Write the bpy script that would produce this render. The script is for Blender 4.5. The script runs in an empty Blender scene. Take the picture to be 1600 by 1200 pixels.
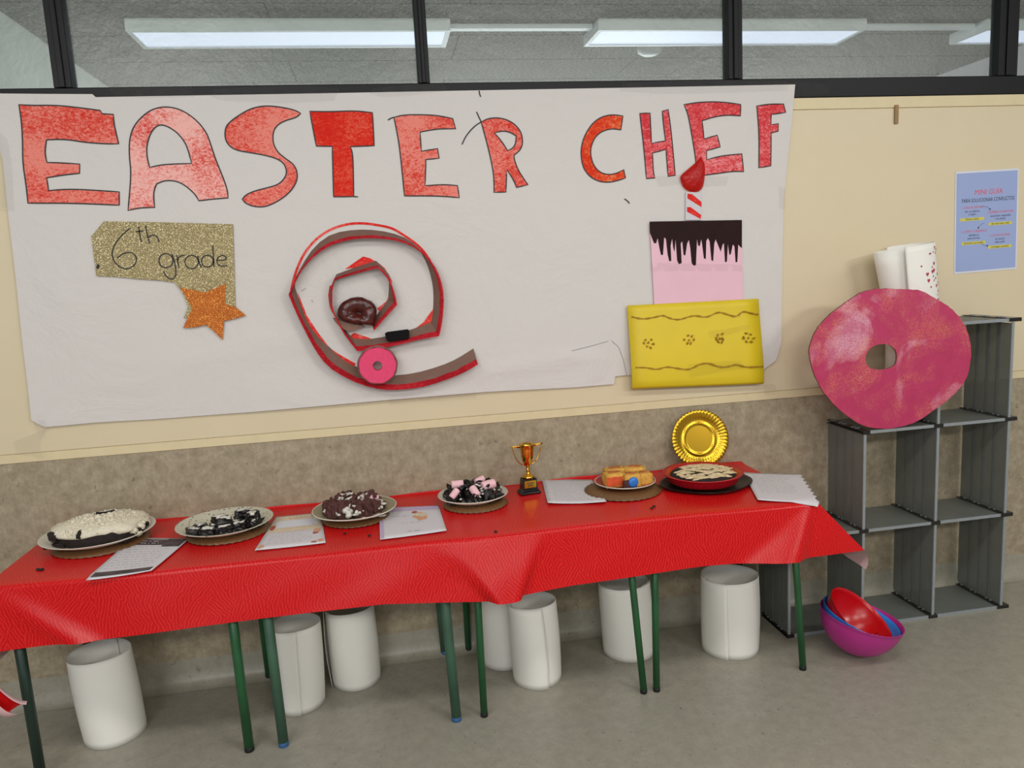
import bpy, bmesh, math, random
from mathutils import Vector, Matrix, noise as mnoise
from mathutils.geometry import tessellate_polygon
random.seed(7)
PI = math.pi
S = bpy.context.scene
COL = S.collection

# ------------------------------------------------------------------ camera
D, H = 2.9123, 1.5013
YAW, PITCH, ROLL, FPX = 0.1629, 0.1474, -0.0527, 1200.0
def _axes():
    cy, sy = math.cos(YAW), math.sin(YAW)
    r = Vector((cy, -sy, 0)); f = Vector((sy, cy, 0)); u = Vector((0, 0, 1))
    cp, sp = math.cos(PITCH), math.sin(PITCH)
    f, u = f*cp - u*sp, u*cp + f*sp
    cr, sr = math.cos(ROLL), math.sin(ROLL)
    r, u = r*cr + u*sr, u*cr - r*sr
    return r, u, f
AR, AU, AF = _axes()
cam_d = bpy.data.cameras.new('camera'); cam = bpy.data.objects.new('camera', cam_d); COL.objects.link(cam)
m = Matrix((AR, AU, -AF)).transposed().to_4x4(); m.translation = Vector((0, -D, H)); cam.matrix_world = m
cam_d.sensor_width = 36; cam_d.lens = FPX/1600*36; cam_d.clip_start = .05
S.camera = cam
# survey helpers: where a line of sight meets a real plane of the room
def _ray(px, py): return AF + AR*((px-800)/FPX) - AU*((py-600)/FPX)
def W(px, py, y=0.0):
    d = _ray(px, py); t = (y + D)/d.y; return Vector((0, -D, H)) + d*t
def T(px, py, z=0.0):
    d = _ray(px, py); t = (z - H)/d.z; return Vector((0, -D, H)) + d*t

# ------------------------------------------------------------------ light and exposure
S.view_settings.view_transform = 'Standard'; S.view_settings.look = 'None'
S.view_settings.exposure = -0.36; S.view_settings.gamma = 1; S.view_settings.use_curve_mapping = False
wd = bpy.data.worlds.new('world'); S.world = wd; wd.use_nodes = True
wd.node_tree.nodes['Background'].inputs[0].default_value = (.95, .96, .98, 1)
wd.node_tree.nodes['Background'].inputs[1].default_value = .35
def area(name, loc, target, sx, sy, power, col):
    l = bpy.data.lights.new(name, 'AREA'); l.shape = 'RECTANGLE'; l.size = sx; l.size_y = sy; l.energy = power; l.color = col
    o = bpy.data.objects.new(name, l); COL.objects.link(o); o.location = loc
    o.rotation_euler = (Vector(target)-Vector(loc)).to_track_quat('-Z', 'Y').to_euler(); return o
for lx, lp in ((-1.6, 46), (.6, 40), (3.6, 70)):
    area('ceiling_panel_light', (lx, -4.9, 2.70), (lx*.8, -2.0, .3), 1.4, .3, lp, (1, .97, .92))
for lx in (-1.3, 1.0, 3.3):
    area('ceiling_panel_light', (lx, -1.9, 2.72), (lx, -1.5, 0), 1.4, .3, 21, (1, .97, .92))
area('daylight_window', (-1.5, -6.4, 1.7), (.3, 0, 1.0), 3.5, 1.4, 60, (.90, .95, 1))
area('corridor_fill', (1.2, 5.1, 1.5), (1.0, 1.5, 2.7), 4.5, 1.6, 155, (.90, .96, 1))  # unseen fill added behind the glass to brighten that ceiling; no window there

# ------------------------------------------------------------------ materials
def lin(c):
    return tuple(((v/255)/12.92 if v/255 <= .04045 else ((v/255+.055)/1.055)**2.4) for v in c) + (1,)
class NT:
    def __init__(s, name):
        s.m = bpy.data.materials.new(name); s.m.use_nodes = True; s.t = s.m.node_tree; s.t.nodes.clear()
        s.out = s.t.nodes.new('ShaderNodeOutputMaterial'); s.tc = None
    def n(s, typ, ins={}, **kw):
        nd = s.t.nodes.new('ShaderNode'+typ)
        for k, v in kw.items(): setattr(nd, k, v)
        for k, v in ins.items():
            if hasattr(v, 'is_linked') or isinstance(v, bpy.types.NodeSocket): s.t.links.new(v, nd.inputs[k])
            else: nd.inputs[k].default_value = v
        return nd
    def co(s, sc=(1, 1, 1), rot=(0, 0, 0)):
        if s.tc is None: s.tc = s.n('TexCoord')
        return s.n('Mapping', {'Vector': s.tc.outputs['Object'], 'Scale': sc, 'Rotation': rot}).outputs[0]
    def noise(s, scale, detail=3, rough=.55, sc=(1, 1, 1), dist=0):
        return s.n('TexNoise', {'Vector': s.co(sc), 'Scale': scale, 'Detail': detail, 'Roughness': rough, 'Distortion': dist}).outputs[0]
    def ramp(s, fac, stops):
        r = s.n('ValToRGB', {'Fac': fac}); e = r.color_ramp.elements
        while len(e) < len(stops): e.new(.5)
        for i, (p, c) in enumerate(stops): e[i].position = p; e[i].color = c if len(c) == 4 else lin(c)
        return r.outputs[0]
    def mix(s, f, a, b, mode='MIX'):
        nd = s.t.nodes.new('ShaderNodeMix'); nd.data_type = 'RGBA'; nd.blend_type = mode
        for k, v in ((0, f), (6, a), (7, b)):
            if isinstance(v, bpy.types.NodeSocket): s.t.links.new(v, nd.inputs[k])
            else: nd.inputs[k].default_value = v
        return nd.outputs[2]
    def math(s, op, a, b=0.0):
        return s.n('Math', {0: a, 1: b}, operation=op).outputs[0]
    def bump(s, h, strength=.2, dist=.002):
        return s.n('Bump', {'Height': h, 'Strength': strength, 'Distance': dist}).outputs[0]
    def bsdf(s, **ins):
        mp = {k.replace('_', ' '): v for k, v in ins.items()}
        b = s.n('BsdfPrincipled', mp); s.t.links.new(b.outputs[0], s.out.inputs[0]); return s.m
def plain(name, c, rough=.6, metal=0.0, vary=.06, scale=40, bump=0, spec=.5):
    t = NT(name); a = lin(c); f = t.noise(scale, 3)
    lo = tuple(v*(1-vary) for v in a[:3])+(1,); hi = tuple(min(1, v*(1+vary)) for v in a[:3])+(1,)
    kw = dict(Base_Color=t.ramp(f, [(.3, lo), (.7, hi)]), Roughness=rough, Metallic=metal, Specular_IOR_Level=spec)
    if bump: kw['Normal'] = t.bump(f, bump)
    return t.bsdf(**kw)
def flat(name, c, rough=.6, metal=0.0):
    t = NT(name); return t.bsdf(Base_Color=lin(c), Roughness=rough, Metallic=metal)

M = {}
def crayon(name, light, deep, dark, scale, thr):
    t = NT(name)
    a = t.noise(scale, 5, .75, (1, 1, 1.6), 1.2); b = t.noise(5, 2, .5)
    f = t.math('ADD', a, t.math('MULTIPLY', t.math('SUBTRACT', b, .5), .55))
    c = t.ramp(f, [(thr-.10, light), (thr, deep), (thr+.11, dark)])
    return t.bsdf(Base_Color=c, Roughness=.8, Specular_IOR_Level=.2)
M['crayon_pale'] = crayon('crayon_red_light', (238, 180, 172), (226, 122, 112), (208, 50, 40), 75, .58)
M['crayon_mid'] = crayon('crayon_red', (230, 135, 122), (216, 80, 66), (205, 40, 28), 75, .56)
M['crayon_deep'] = crayon('crayon_red_heavy', (222, 90, 70), (214, 50, 32), (208, 30, 18), 70, .47)
M['crayon_orange'] = crayon('crayon_orange_red', (232, 140, 100), (222, 84, 44), (210, 48, 24), 60, .46)
M['crayon_rose'] = crayon('crayon_rose_red', (232, 140, 142), (216, 82, 86), (200, 50, 56), 60, .48)
def glitter(name, base, spark, rough=.45, metal=.35, scale=420):
    t = NT(name); v = t.n('TexVoronoi', {'Vector': t.co(), 'Scale': scale}, feature='F1')
    sp = t.ramp(v.outputs['Color'], [(.62, (0, 0, 0, 1)), (.86, (1, 1, 1, 1))])
    w = t.noise(25, 3); bc = t.mix(w, lin(base), tuple(x*.7 for x in lin(base)[:3])+(1,))
    c = t.mix(sp, bc, lin(spark))
    return t.bsdf(Base_Color=c, Roughness=t.mix(sp, (rough,)*3+(1,), (.2,)*3+(1,)), Metallic=metal, Normal=t.bump(v.outputs['Distance'], .7, .002))
M['gold_glitter'] = glitter('gold_glitter_foam', (168, 152, 106), (240, 226, 180))
M['orange_glitter'] = glitter('orange_glitter_foam', (200, 104, 22), (250, 170, 80))
M['dab'] = glitter('gold_glitter_glue', (176, 132, 20), (235, 200, 90), .4, .3, 600)

def wall_cream():
    t = NT('cream_laminate'); n = t.noise(6, 3); f = t.noise(260, 2)
    c = t.mix(n, lin((208, 194, 162)), lin((215, 201, 169)))
    return t.bsdf(Base_Color=c, Roughness=.5, Normal=t.bump(f, .12, .001))
M['cream'] = wall_cream()
M['cream_trim'] = plain('cream_trim', (214, 199, 160), .5, vary=.03, scale=15)
def marm(name, a, b, d, rough, spec=.5):
    t = NT(name)
    n1 = t.noise(22, 6, .7); n2 = t.noise(90, 4, .7, (1, 1, .6)); n3 = t.noise(55, 3, .6, (1, 1, .7), .6)
    c = t.mix(t.ramp(n1, [(.35, (0, 0, 0, 1)), (.65, (1, 1, 1, 1))]), lin(a), lin(b))
    c = t.mix(t.math('MULTIPLY', t.ramp(n2, [(.3, (0, 0, 0, 1)), (.7, (1, 1, 1, 1))]), .35), c, lin(d))
    c = t.mix(t.math('MULTIPLY', t.ramp(n3, [(.64, (0, 0, 0, 1)), (.74, (1, 1, 1, 1))]), .6), c, tuple(x*.45 for x in lin(d)[:3])+(1,))
    return t.bsdf(Base_Color=c, Roughness=rough, Specular_IOR_Level=spec, Normal=t.bump(n2, .08, .001))
M['wainscot'] = marm('mottled_wainscot', (178, 166, 142), (144, 132, 108), (116, 100, 78), .55, .4)
M['floor'] = marm('mottled_linoleum', (164, 160, 146), (150, 146, 132), (132, 126, 112), .34, .5)
M['cove'] = marm('mottled_cove', (162, 158, 144), (150, 146, 130), (130, 124, 108), .38, .5)
M['black_frame'] = plain('black_aluminium', (9, 10, 14), .5, 0, .2, 8, spec=.3)
def ceil_m():
    t = NT('wood_wool_ceiling'); n = t.noise(60, 5, .75, (1, 1.6, 1)); n2 = t.noise(2.5, 2)
    c = t.ramp(n, [(.38, (84, 84, 78)), (.62, (196, 196, 186))]); c = t.mix(t.math('MULTIPLY', n2, .4), c, lin((112, 108, 98)))
    return t.bsdf(Base_Color=c, Roughness=.95, Normal=t.bump(n, .5, .01))
M['wood_wool'] = ceil_m()
M['far_wall'] = plain('painted_side_wall', (222, 228, 222), .7, vary=.05, scale=3)
M['white_metal'] = plain('white_enamel', (234, 238, 240), .4, vary=.02)
def emis(name, c, s):
    t = NT(name); return t.bsdf(Base_Color=lin(c), Emission_Color=lin(c), Emission_Strength=s)
M['diffuser'] = emis('lit_diffuser', (222, 230, 250), .85)
def glass():
    t = NT('window_glass'); tr = t.n('BsdfTransparent', {0: (.9, .93, .92, 1)})
    n = t.noise(9, 4, .7)
    gl = t.n('BsdfGlossy', {'Color': (1, 1, 1, 1), 'Roughness': .35, 'Normal': t.bump(n, .3, .01)})
    mx = t.n('MixShader', {0: .035, 1: tr.outputs[0], 2: gl.outputs[0]}); t.t.links.new(mx.outputs[0], t.out.inputs[0]); return t.m
M['glass'] = glass()
def tape_m(name='clear_sticky_tape', base=(1, 1, 1, 1), tr_c=(1, 1, 1, 1), mixf=.07):
    t = NT(name); tr = t.n('BsdfTransparent', {0: tr_c}); n = t.noise(80, 5, .8, (1, 1, 1.6), .8)
    gl = t.n('BsdfGlossy', {'Color': base, 'Roughness': .16, 'Normal': t.bump(n, 1, .05)})
    mx = t.n('MixShader', {0: mixf, 1: tr.outputs[0], 2: gl.outputs[0]}); t.t.links.new(mx.outputs[0], t.out.inputs[0]); return t.m
M['tape'] = tape_m()
def paper(name, c, rough=.75, b=.25):
    t = NT(name); n = t.noise(3.2, 5, .6, dist=.6); n2 = t.noise(300, 2)
    cc = t.mix(n2, lin(c), tuple(x*.96 for x in lin(c)[:3])+(1,))
    return t.bsdf(Base_Color=cc, Roughness=rough, Specular_IOR_Level=.3, Normal=t.bump(n, b, .03))
M['banner'] = paper('white_banner_paper', (210, 206, 202), .75, .45)
M['card'] = paper('white_card', (236, 234, 226), .55, .06)
M['sheet'] = paper('white_sheet', (205, 202, 206), .7, .2)
M['ink'] = flat('black_ink', (28, 24, 26), .6)
M['grey_ink'] = flat('grey_pencil', (140, 138, 142), .8)
M['red_ink'] = flat('red_ink', (214, 84, 92), .7)
def cloth_m():
    t = NT('red_embossed_tablecloth')
    geo = t.n('NewGeometry')
    v = t.n('Mapping', {'Vector': t.n('UVMap').outputs[0]}).outputs[0]
    cell = t.n('TexVoronoi', {'Vector': v, 'Scale': 17, 'Randomness': .9}, feature='F1')
    ang = t.math('MULTIPLY', t.n('SeparateColor', {0: cell.outputs['Color']}).outputs[0], 1.5)
    ang = t.math('SUBTRACT', ang, .75)
    vr = t.n('VectorRotate', {'Vector': v, 'Angle': ang}, rotation_type='Z_AXIS').outputs[0]
    wv = t.n('TexWave', {'Vector': vr, 'Scale': 33, 'Distortion': 4.5, 'Detail': 2, 'Detail Scale': 1.6}, wave_type='BANDS', bands_direction='X').outputs['Fac']
    c = t.ramp(wv, [(.05, (184, 10, 16)), (.4, (198, 14, 20)), (.88, (202, 18, 22)), (1.0, (216, 44, 38))])
    b = t.bump(wv, .12, .0006)
    n = t.noise(7, 3)
    rim = t.mix(geo.outputs['Backfacing'], c, lin((214, 176, 176)))
    return t.bsdf(Base_Color=rim, Roughness=.29, Specular_IOR_Level=.27, Normal=b)
M['cloth'] = cloth_m()
M['green'] = plain('green_enamel', (34, 88, 50), .38, vary=.08, scale=12)
M['faded_green'] = plain('faded_green_enamel', (62, 96, 76), .5, vary=.12, scale=12)
M['dark_green'] = plain('dark_green_enamel', (30, 52, 42), .45, vary=.1, scale=12)
M['black_rubber'] = flat('black_rubber', (16, 18, 18), .6)
M['blue_rubber'] = flat('blue_rubber', (48, 92, 140), .55)
M['melamine'] = plain('pale_melamine', (190, 180, 150), .5)
def shelf_m():
    t = NT('grey_translucent_plastic'); n = t.noise(18, 3)
    c = t.mix(n, lin((116, 120, 114)), lin((134, 138, 132)))
    wv = t.n('TexWave', {'Vector': t.co(), 'Scale': 70}, wave_type='BANDS', bands_direction='X').outputs['Fac']
    pb = t.n('BsdfPrincipled', {'Base Color': c, 'Roughness': .38, 'Normal': t.bump(wv, .15, .001)})
    tr = t.n('BsdfTransparent', {0: (.62, .64, .6, 1)})
    mx = t.n('MixShader', {0: .32, 1: pb.outputs[0], 2: tr.outputs[0]}); t.t.links.new(mx.outputs[0], t.out.inputs[0]); return t.m
M['shelf'] = shelf_m()
M['shelf_rib'] = plain('grey_plastic_rib', (94, 98, 98), .4)
M['shelf_edge'] = plain('pale_grey_plastic_edge', (136, 142, 144), .35)
M['smoke'] = plain('smoky_black_plastic', (34, 32, 30), .18, vary=.1)
def donut_m():
    t = NT('pink_paint_with_glitter')
    n = t.noise(7, 4, .65, dist=.4); n2 = t.noise(4.2, 3, .6, (1.1, 1, 1), .5); v = t.n('TexVoronoi', {'Vector': t.co(), 'Scale': 480}, feature='F1')
    sp = t.ramp(v.outputs['Color'], [(.55, (0, 0, 0, 1)), (.8, (1, 1, 1, 1))])
    c = t.mix(t.noise(16, 4, .7), lin((166, 36, 74)), lin((188, 52, 100)))
    c = t.mix(t.math('MULTIPLY', t.ramp(n, [(.54, (0, 0, 0, 1)), (.72, (1, 1, 1, 1))]), .4), c, lin((190, 70, 70)))
    g = t.math('MULTIPLY', t.ramp(n2, [(.54, (0, 0, 0, 1)), (.64, (1, 1, 1, 1))]), t.math('ADD', t.math('MULTIPLY', sp, .5), .28))
    c = t.mix(g, c, lin((232, 190, 206)))
    g2 = t.math('MULTIPLY', sp, t.ramp(n, [(.46, (0, 0, 0, 1)), (.6, (1, 1, 1, 1))]))
    c = t.mix(t.math('MULTIPLY', g2, .5), c, lin((226, 150, 96)))
    return t.bsdf(Base_Color=c, Roughness=.5, Normal=t.bump(n, .4, .006))
M['donut'] = donut_m()
M['cardboard'] = plain('brown_corrugated_card', (128, 98, 84), .8, vary=.12, scale=60, bump=.3)
M['card_edge'] = plain('brown_card_edge', (116, 84, 54), .85)
M['card_inner'] = plain('brown_strip_card', (118, 88, 76), .75, vary=.08, scale=30)
M['red_edge'] = crayon('red_painted_edge', (190, 44, 52), (176, 24, 36), (150, 14, 28), 60, .5)
M['marker_red'] = crayon('red_marker_scribble', (232, 110, 100), (220, 56, 48), (208, 34, 30), 90, .5)
M['pink_foam'] = plain('pink_foam', (222, 62, 108), .7, vary=.08, scale=60)
M['choc_gloss'] = plain('glossy_chocolate_glitter', (74, 24, 18), .25, vary=.4, scale=50, bump=1)
M['black_foam'] = plain('black_foam', (9, 7, 8), .8, spec=.2)
M['yellow_card'] = plain('yellow_card', (216, 190, 30), .5, vary=.03, scale=8)
M['pink_card'] = plain('pink_card', (228, 184, 198), .6, vary=.03, scale=8)
M['choc_card'] = plain('dark_brown_card', (36, 15, 13), .7, vary=.15, scale=20, spec=.2)
def cello():
    t = NT('red_cellophane'); tr = t.n('BsdfTransparent', {0: (.75, .05, .02, 1)}); n = t.noise(38, 4, .7)
    gl = t.n('BsdfPrincipled', {'Base Color': lin((200, 24, 16)), 'Roughness': .15, 'Normal': t.bump(n, .9, .006)})
    mx = t.n('MixShader', {0: .62, 1: tr.outputs[0], 2: gl.outputs[0]}); t.t.links.new(mx.outputs[0], t.out.inputs[0]); return t.m
M['cello'] = cello()
M['gold'] = flat('gold_plated_plastic', (226, 176, 70), .13, 1.0)
def goldplate():
    t = NT('gold_foil_card'); n = t.noise(3, 2)
    return t.bsdf(Base_Color=t.mix(n, lin((214, 176, 50)), lin((196, 150, 40))), Metallic=.9, Roughness=.26)
M['gold_foil'] = goldplate()
M['black_gloss'] = flat('black_gloss_plastic', (14, 14, 16), .18)
M['choc'] = plain('dark_chocolate_sponge', (26, 13, 12), .8, vary=.5, scale=130, bump=.7)
M['choc_glossy'] = plain('dark_chocolate_icing', (14, 8, 8), .35, vary=.5, scale=130, bump=.5)
M['brown_sponge'] = plain('brown_chocolate_sponge', (78, 42, 38), .8, vary=.35, scale=130, bump=.7)
M['cream_food'] = plain('whipped_cream', (216, 208, 186), .6, vary=.12, scale=120, bump=.8)
M['syrup'] = plain('white_icing', (206, 202, 192), .3, vary=.06, scale=60)
M['marsh'] = plain('pink_marshmallow', (232, 186, 192), .65, vary=.05, scale=60)
M['sponge_y'] = plain('yellow_sponge', (206, 156, 66), .75, vary=.2, scale=90, bump=.6)
M['sponge_o'] = plain('orange_jelly_side', (206, 84, 40), .5, vary=.15, scale=60)
M['blue_sweet'] = plain('blue_icing', (44, 120, 200), .35)
M['dish_red'] = plain('red_silicone', (168, 18, 32), .4, vary=.05)
M['dish_dark'] = plain('dark_enamel_tray', (20, 10, 10), .3, spec=.3)
def plate_m():
    t = NT('dotted_white_plate'); v = t.n('TexVoronoi', {'Vector': t.co((1, 1, .01)), 'Scale': 62, 'Randomness': .35}, feature='F1')
    d = t.ramp(v.outputs['Distance'], [(.16, (1, 1, 1, 1)), (.24, (0, 0, 0, 1))])
    return t.bsdf(Base_Color=t.mix(d, lin((196, 192, 172)), lin((96, 96, 84))), Roughness=.35)
M['plate'] = plate_m()
M['plate_white'] = plain('glazed_white_plate', (206, 200, 186), .3, vary=.03)
M['plate_olive'] = plain('olive_grey_plate', (146, 138, 108), .35, vary=.08)
M['under_plate'] = plain('brown_card_plate', (108, 76, 44), .45, vary=.08)
M['bowl_red'] = flat('red_plastic', (196, 12, 22), .25)
M['bowl_blue'] = flat('blue_plastic', (42, 130, 220), .35)
M['bowl_pink'] = flat('magenta_plastic', (178, 44, 130), .35)
M['poster_blue'] = paper('blue_poster_paper', (152, 168, 210), .6, .05)
M['poster_white'] = paper('white_poster_border', (212, 214, 222), .6, .05)
M['highlight'] = flat('yellow_highlighter', (206, 196, 84), .7)
M['wood_clip'] = plain('brown_wooden_bracket', (146, 116, 74), .6)
M['lilac'] = flat('lilac_print', (184, 166, 196), .7)
M['beige_print'] = plain('cream_printed_paper', (206, 190, 166), .7)
M['orange_print'] = flat('orange_print', (206, 150, 112), .7)
M['rust_print'] = flat('rust_print', (172, 84, 62), .7)
M['photo_dark'] = plain('dark_printed_photo', (66, 54, 60), .5, vary=.7, scale=40)
M['heart'] = flat('red_heart_print', (180, 50, 70), .7)

# ------------------------------------------------------------------ mesh helpers
class MB:
    def __init__(s): s.v = []; s.f = []; s.uv = None
    def add(s, vs, fs):
        o = len(s.v); s.v += [tuple(v) for v in vs]; s.f += [tuple(i+o for i in f) for f in fs]; return s
    def box(s, a, b):
        x0, y0, z0 = a; x1, y1, z1 = b
        return s.add([(x0,y0,z0),(x1,y0,z0),(x1,y1,z0),(x0,y1,z0),(x0,y0,z1),(x1,y0,z1),(x1,y1,z1),(x0,y1,z1)],
            [(0,3,2,1),(4,5,6,7),(0,1,5,4),(1,2,6,5),(2,3,7,6),(3,0,4,7)])
    def tube(s, pts, r, n=12, closed=False, cap=True):
        pts = [Vector(p) for p in pts]; L = len(pts); rs = r if isinstance(r, (list, tuple)) else [r]*L; rings = []
        up = Vector((0, 0, 1)); prev = None
        for i, p in enumerate(pts):
            a = pts[i-1] if (i > 0 or closed) else p; b = pts[(i+1) % L] if (i < L-1 or closed) else p
            t = (b-a).normalized()
            if prev is None: x = t.orthogonal().normalized()
            else: x = (prev - t*prev.dot(t)).normalized()
            prev = x; y = t.cross(x)
            rings.append([p + (x*math.cos(2*PI*k/n)+y*math.sin(2*PI*k/n))*rs[i] for k in range(n)])
        vs = [v for rg in rings for v in rg]; fs = []
        for i in range(L if closed else L-1):
            j = (i+1) % L
            for k in range(n): fs.append((i*n+k, i*n+(k+1) % n, j*n+(k+1) % n, j*n+k))
        if cap and not closed: fs.append(tuple(reversed(range(n)))); fs.append(tuple((L-1)*n+k for k in range(n)))
        return s.add(vs, fs)
    def lathe(s, prof, n=48, c=(0, 0, 0), fn=None):
        vs = []; fs = []
        for (r, z) in prof:
            for k in range(n):
                a = 2*PI*k/n; rr, zz = (r, z) if fn is None else fn(r, z, a)
                vs.append((c[0]+rr*math.cos(a), c[1]+rr*math.sin(a), c[2]+zz))
        for i in range(len(prof)-1):
            for k in range(n): fs.append((i*n+k, i*n+(k+1) % n, (i+1)*n+(k+1) % n, (i+1)*n+k))
        return s.add(vs, fs)
    def build(s, name, mat, parent=None, smooth=False):
        me = bpy.data.meshes.new(name); me.from_pydata(s.v, [], s.f); me.update()
        if smooth:
            for p in me.polygons: p.use_smooth = True
        if isinstance(mat, (list, tuple)):
            for mm in mat: me.materials.append(mm)
        else: me.materials.append(mat)
        o = bpy.data.objects.new(name, me); COL.objects.link(o)
        if parent is not None: o.parent = parent
        return o
def fixn(o):
    bm = bmesh.new(); bm.from_mesh(o.data); bmesh.ops.recalc_face_normals(bm, faces=bm.faces); bm.to_mesh(o.data); bm.free(); return o
def solid(o, th, off=0):
    md = o.modifiers.new('thickness', 'SOLIDIFY'); md.thickness = th; md.offset = off; return o
def bevel(o, w, seg=2):
    md = o.modifiers.new('bevel', 'BEVEL'); md.width = w; md.segments = seg; md.limit_method = 'ANGLE'; return o
def tag(o, label, cat, group=None):
    o['label'] = label; o['category'] = cat
    if group: o['group'] = group
    return o
def empty(name, loc, label=None, cat=None, group=None, rz=0):
    o = bpy.data.objects.new(name, None); COL.objects.link(o); o.location = loc; o.rotation_euler = (0, 0, rz); o.empty_display_size = .05
    if label: tag(o, label, cat, group)
    return o
def struct(o): o['kind'] = 'structure'; return o
def poly_fill(loops, maxlen=.035):
    """flat 2-D loops (first outer, rest holes) -> subdivided verts, tris"""
    tris = tessellate_polygon([[Vector((a, b, 0)) for a, b in lp] for lp in loops])
    pts = [p for lp in loops for p in lp]
    bm = bmesh.new(); vs = [bm.verts.new((p[0], p[1], 0)) for p in pts]
    for t3 in tris:
        try: bm.faces.new([vs[i] for i in t3])
        except ValueError: pass
    for _ in range(4):
        es = [e for e in bm.edges if e.calc_length() > maxlen]
        if not es: break
        bmesh.ops.subdivide_edges(bm, edges=es, cuts=1)
        bmesh.ops.triangulate(bm, faces=[f for f in bm.faces if len(f.verts) > 3])
    bm.verts.index_update(); out = [(v.co.x, v.co.y) for v in bm.verts], [tuple(v.index for v in f.verts) for f in bm.faces]
    bm.free(); return out
def smooth_closed(pts, it=2, keep=35):
    """corner-keeping Chaikin"""
    for _ in range(it):
        o = []; n = len(pts)
        for i in range(n):
            a, b, c = pts[i-1], pts[i], pts[(i+1) % n]
            v1 = (b[0]-a[0], b[1]-a[1]); v2 = (c[0]-b[0], c[1]-b[1])
            an = abs(math.degrees(math.atan2(v1[0]*v2[1]-v1[1]*v2[0], v1[0]*v2[0]+v1[1]*v2[1])))
            if an > keep: o.append(b)
            else:
                o.append((b[0]-v1[0]*.25, b[1]-v1[1]*.25)); o.append((b[0]+v2[0]*.25, b[1]+v2[1]*.25))
        pts = o
    return pts
def smooth_open(pts, it=2):
    for _ in range(it):
        o = [pts[0]]
        for i in range(len(pts)-1):
            a, b = pts[i], pts[i+1]
            o.append(tuple(a[k]*.75+b[k]*.25 for k in range(len(a)))); o.append(tuple(a[k]*.25+b[k]*.75 for k in range(len(a))))
        o.append(pts[-1]); pts = o
    return pts
def ribbon(mb, pts, w, mp, closed=False):
    """stroke of width w along 2-D pts; mp maps (a,b)->3-D"""
    n = len(pts); L = []; R = []
    for i in range(n):
        a = pts[i-1] if (i > 0 or closed) else pts[i]; b = pts[(i+1) % n] if (i < n-1 or closed) else pts[i]
        dx, dy = b[0]-a[0], b[1]-a[1]; l = math.hypot(dx, dy) or 1; nx, ny = -dy/l*w/2, dx/l*w/2
        L.append(mp(pts[i][0]+nx, pts[i][1]+ny)); R.append(mp(pts[i][0]-nx, pts[i][1]-ny))
    vs = L+R; fs = [(i, (i+1) % n, n+(i+1) % n, n+i) for i in range(n if closed else n-1)]
    mb.add(vs, fs)
def dense(pts, closed, step=.02):
    o = []; n = len(pts)
    for i in range(n if closed else n-1):
        a, b = pts[i], pts[(i+1) % n]; l = math.hypot(b[0]-a[0], b[1]-a[1]); k = max(1, int(l/step))
        for j in range(k): o.append((a[0]+(b[0]-a[0])*j/k, a[1]+(b[1]-a[1])*j/k))
    if not closed: o.append(pts[-1])
    return o
def extrude_poly(mb, loop, mp, back, front):
    """prism of a 2-D loop; mp(a,b,d) -> 3-D"""
    n = len(loop); tris = tessellate_polygon([[Vector((a, b, 0)) for a, b in loop]])
    vs = [mp(a, b, front) for a, b in loop]+[mp(a, b, back) for a, b in loop]
    fs = [tuple(t) for t in tris]+[tuple(n+i for i in reversed(t)) for t in tris]+[(i, (i+1) % n, n+(i+1) % n, n+i) for i in range(n)]
    mb.add(vs, fs)

# ================================================================== SETTING
XL, XR = -2.6, 4.0
b = MB(); b.box((XL, -5.2, -.05), (XR, 0.06, 0)); struct(b.build('floor', M['floor']))
b = MB(); b.box((XL, 0, 0), (XR, .10, .9157)); struct(b.build('wall_back', M['wainscot']))
# coved skirting rolled up from the floor covering
prof = [(-.001, .105), (-.004, .06), (-.010, .032), (-.020, .014), (-.034, .004), (-.052, .0008)]
b = MB(); vs = [(x, y, z) for x in (XL, XR) for y, z in prof]; n = len(prof)
b.add(vs, [(i, i+1, n+i+1, n+i) for i in range(n-1)]); struct(b.build('baseboard_back', M['cove'], smooth=True))
# cream laminate wall above the wainscot: board with recessed joints and edge strips
b = MB(); b.box((XL, 0.004, .9157), (XR, .10, 2.1107)); wall = struct(b.build('wall_back_upper', M['cream']))
for nm, z0, z1, yy in (('edge_strip', .9165, .9475, -.003), ('panel', .9495, 2.0645, 0.0), ('edge_strip', 2.0665, 2.110, -.002)):
    b = MB(); b.box((XL, yy, z0), (XR, .02, z1)); bevel(b.build(nm, M['cream'] if nm == 'panel' else M['cream_trim'], wall), .0012, 1)
# window frame with mullions
frame = empty('window_1', (0, 0, 0)); frame['kind'] = 'structure'
b = MB(); b.box((XL, -.004, 2.1107), (XR, .06, 2.184)); bevel(b.build('bottom_rail', M['black_frame'], frame), .003, 1)
b = MB(); b.box((XL, -.004, 2.95), (XR, .06, 3.0)); b.build('top_rail', M['black_frame'], frame)
mul = [(-2.21, .058), (-.9945, .058), (.2155, .042), (1.4155, .058), (2.609, .088), (3.8, .058)]
for x, w in mul:
    b = MB(); b.box((x-w/2, -.004, 2.184), (x+w/2, .05, 2.95)); b.box((x-w*.16, -.012, 2.184), (x+w*.16, -.004, 2.95))
    bevel(b.build('mullion', M['black_frame'], frame), .002, 1)
for i in range(len(mul)-1):
    b = MB(); b.box((mul[i][0]+mul[i][1]/2, .026, 2.184), (mul[i+1][0]-mul[i+1][1]/2, .030, 2.95)); b.build('pane', M['glass'], frame)
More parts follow.
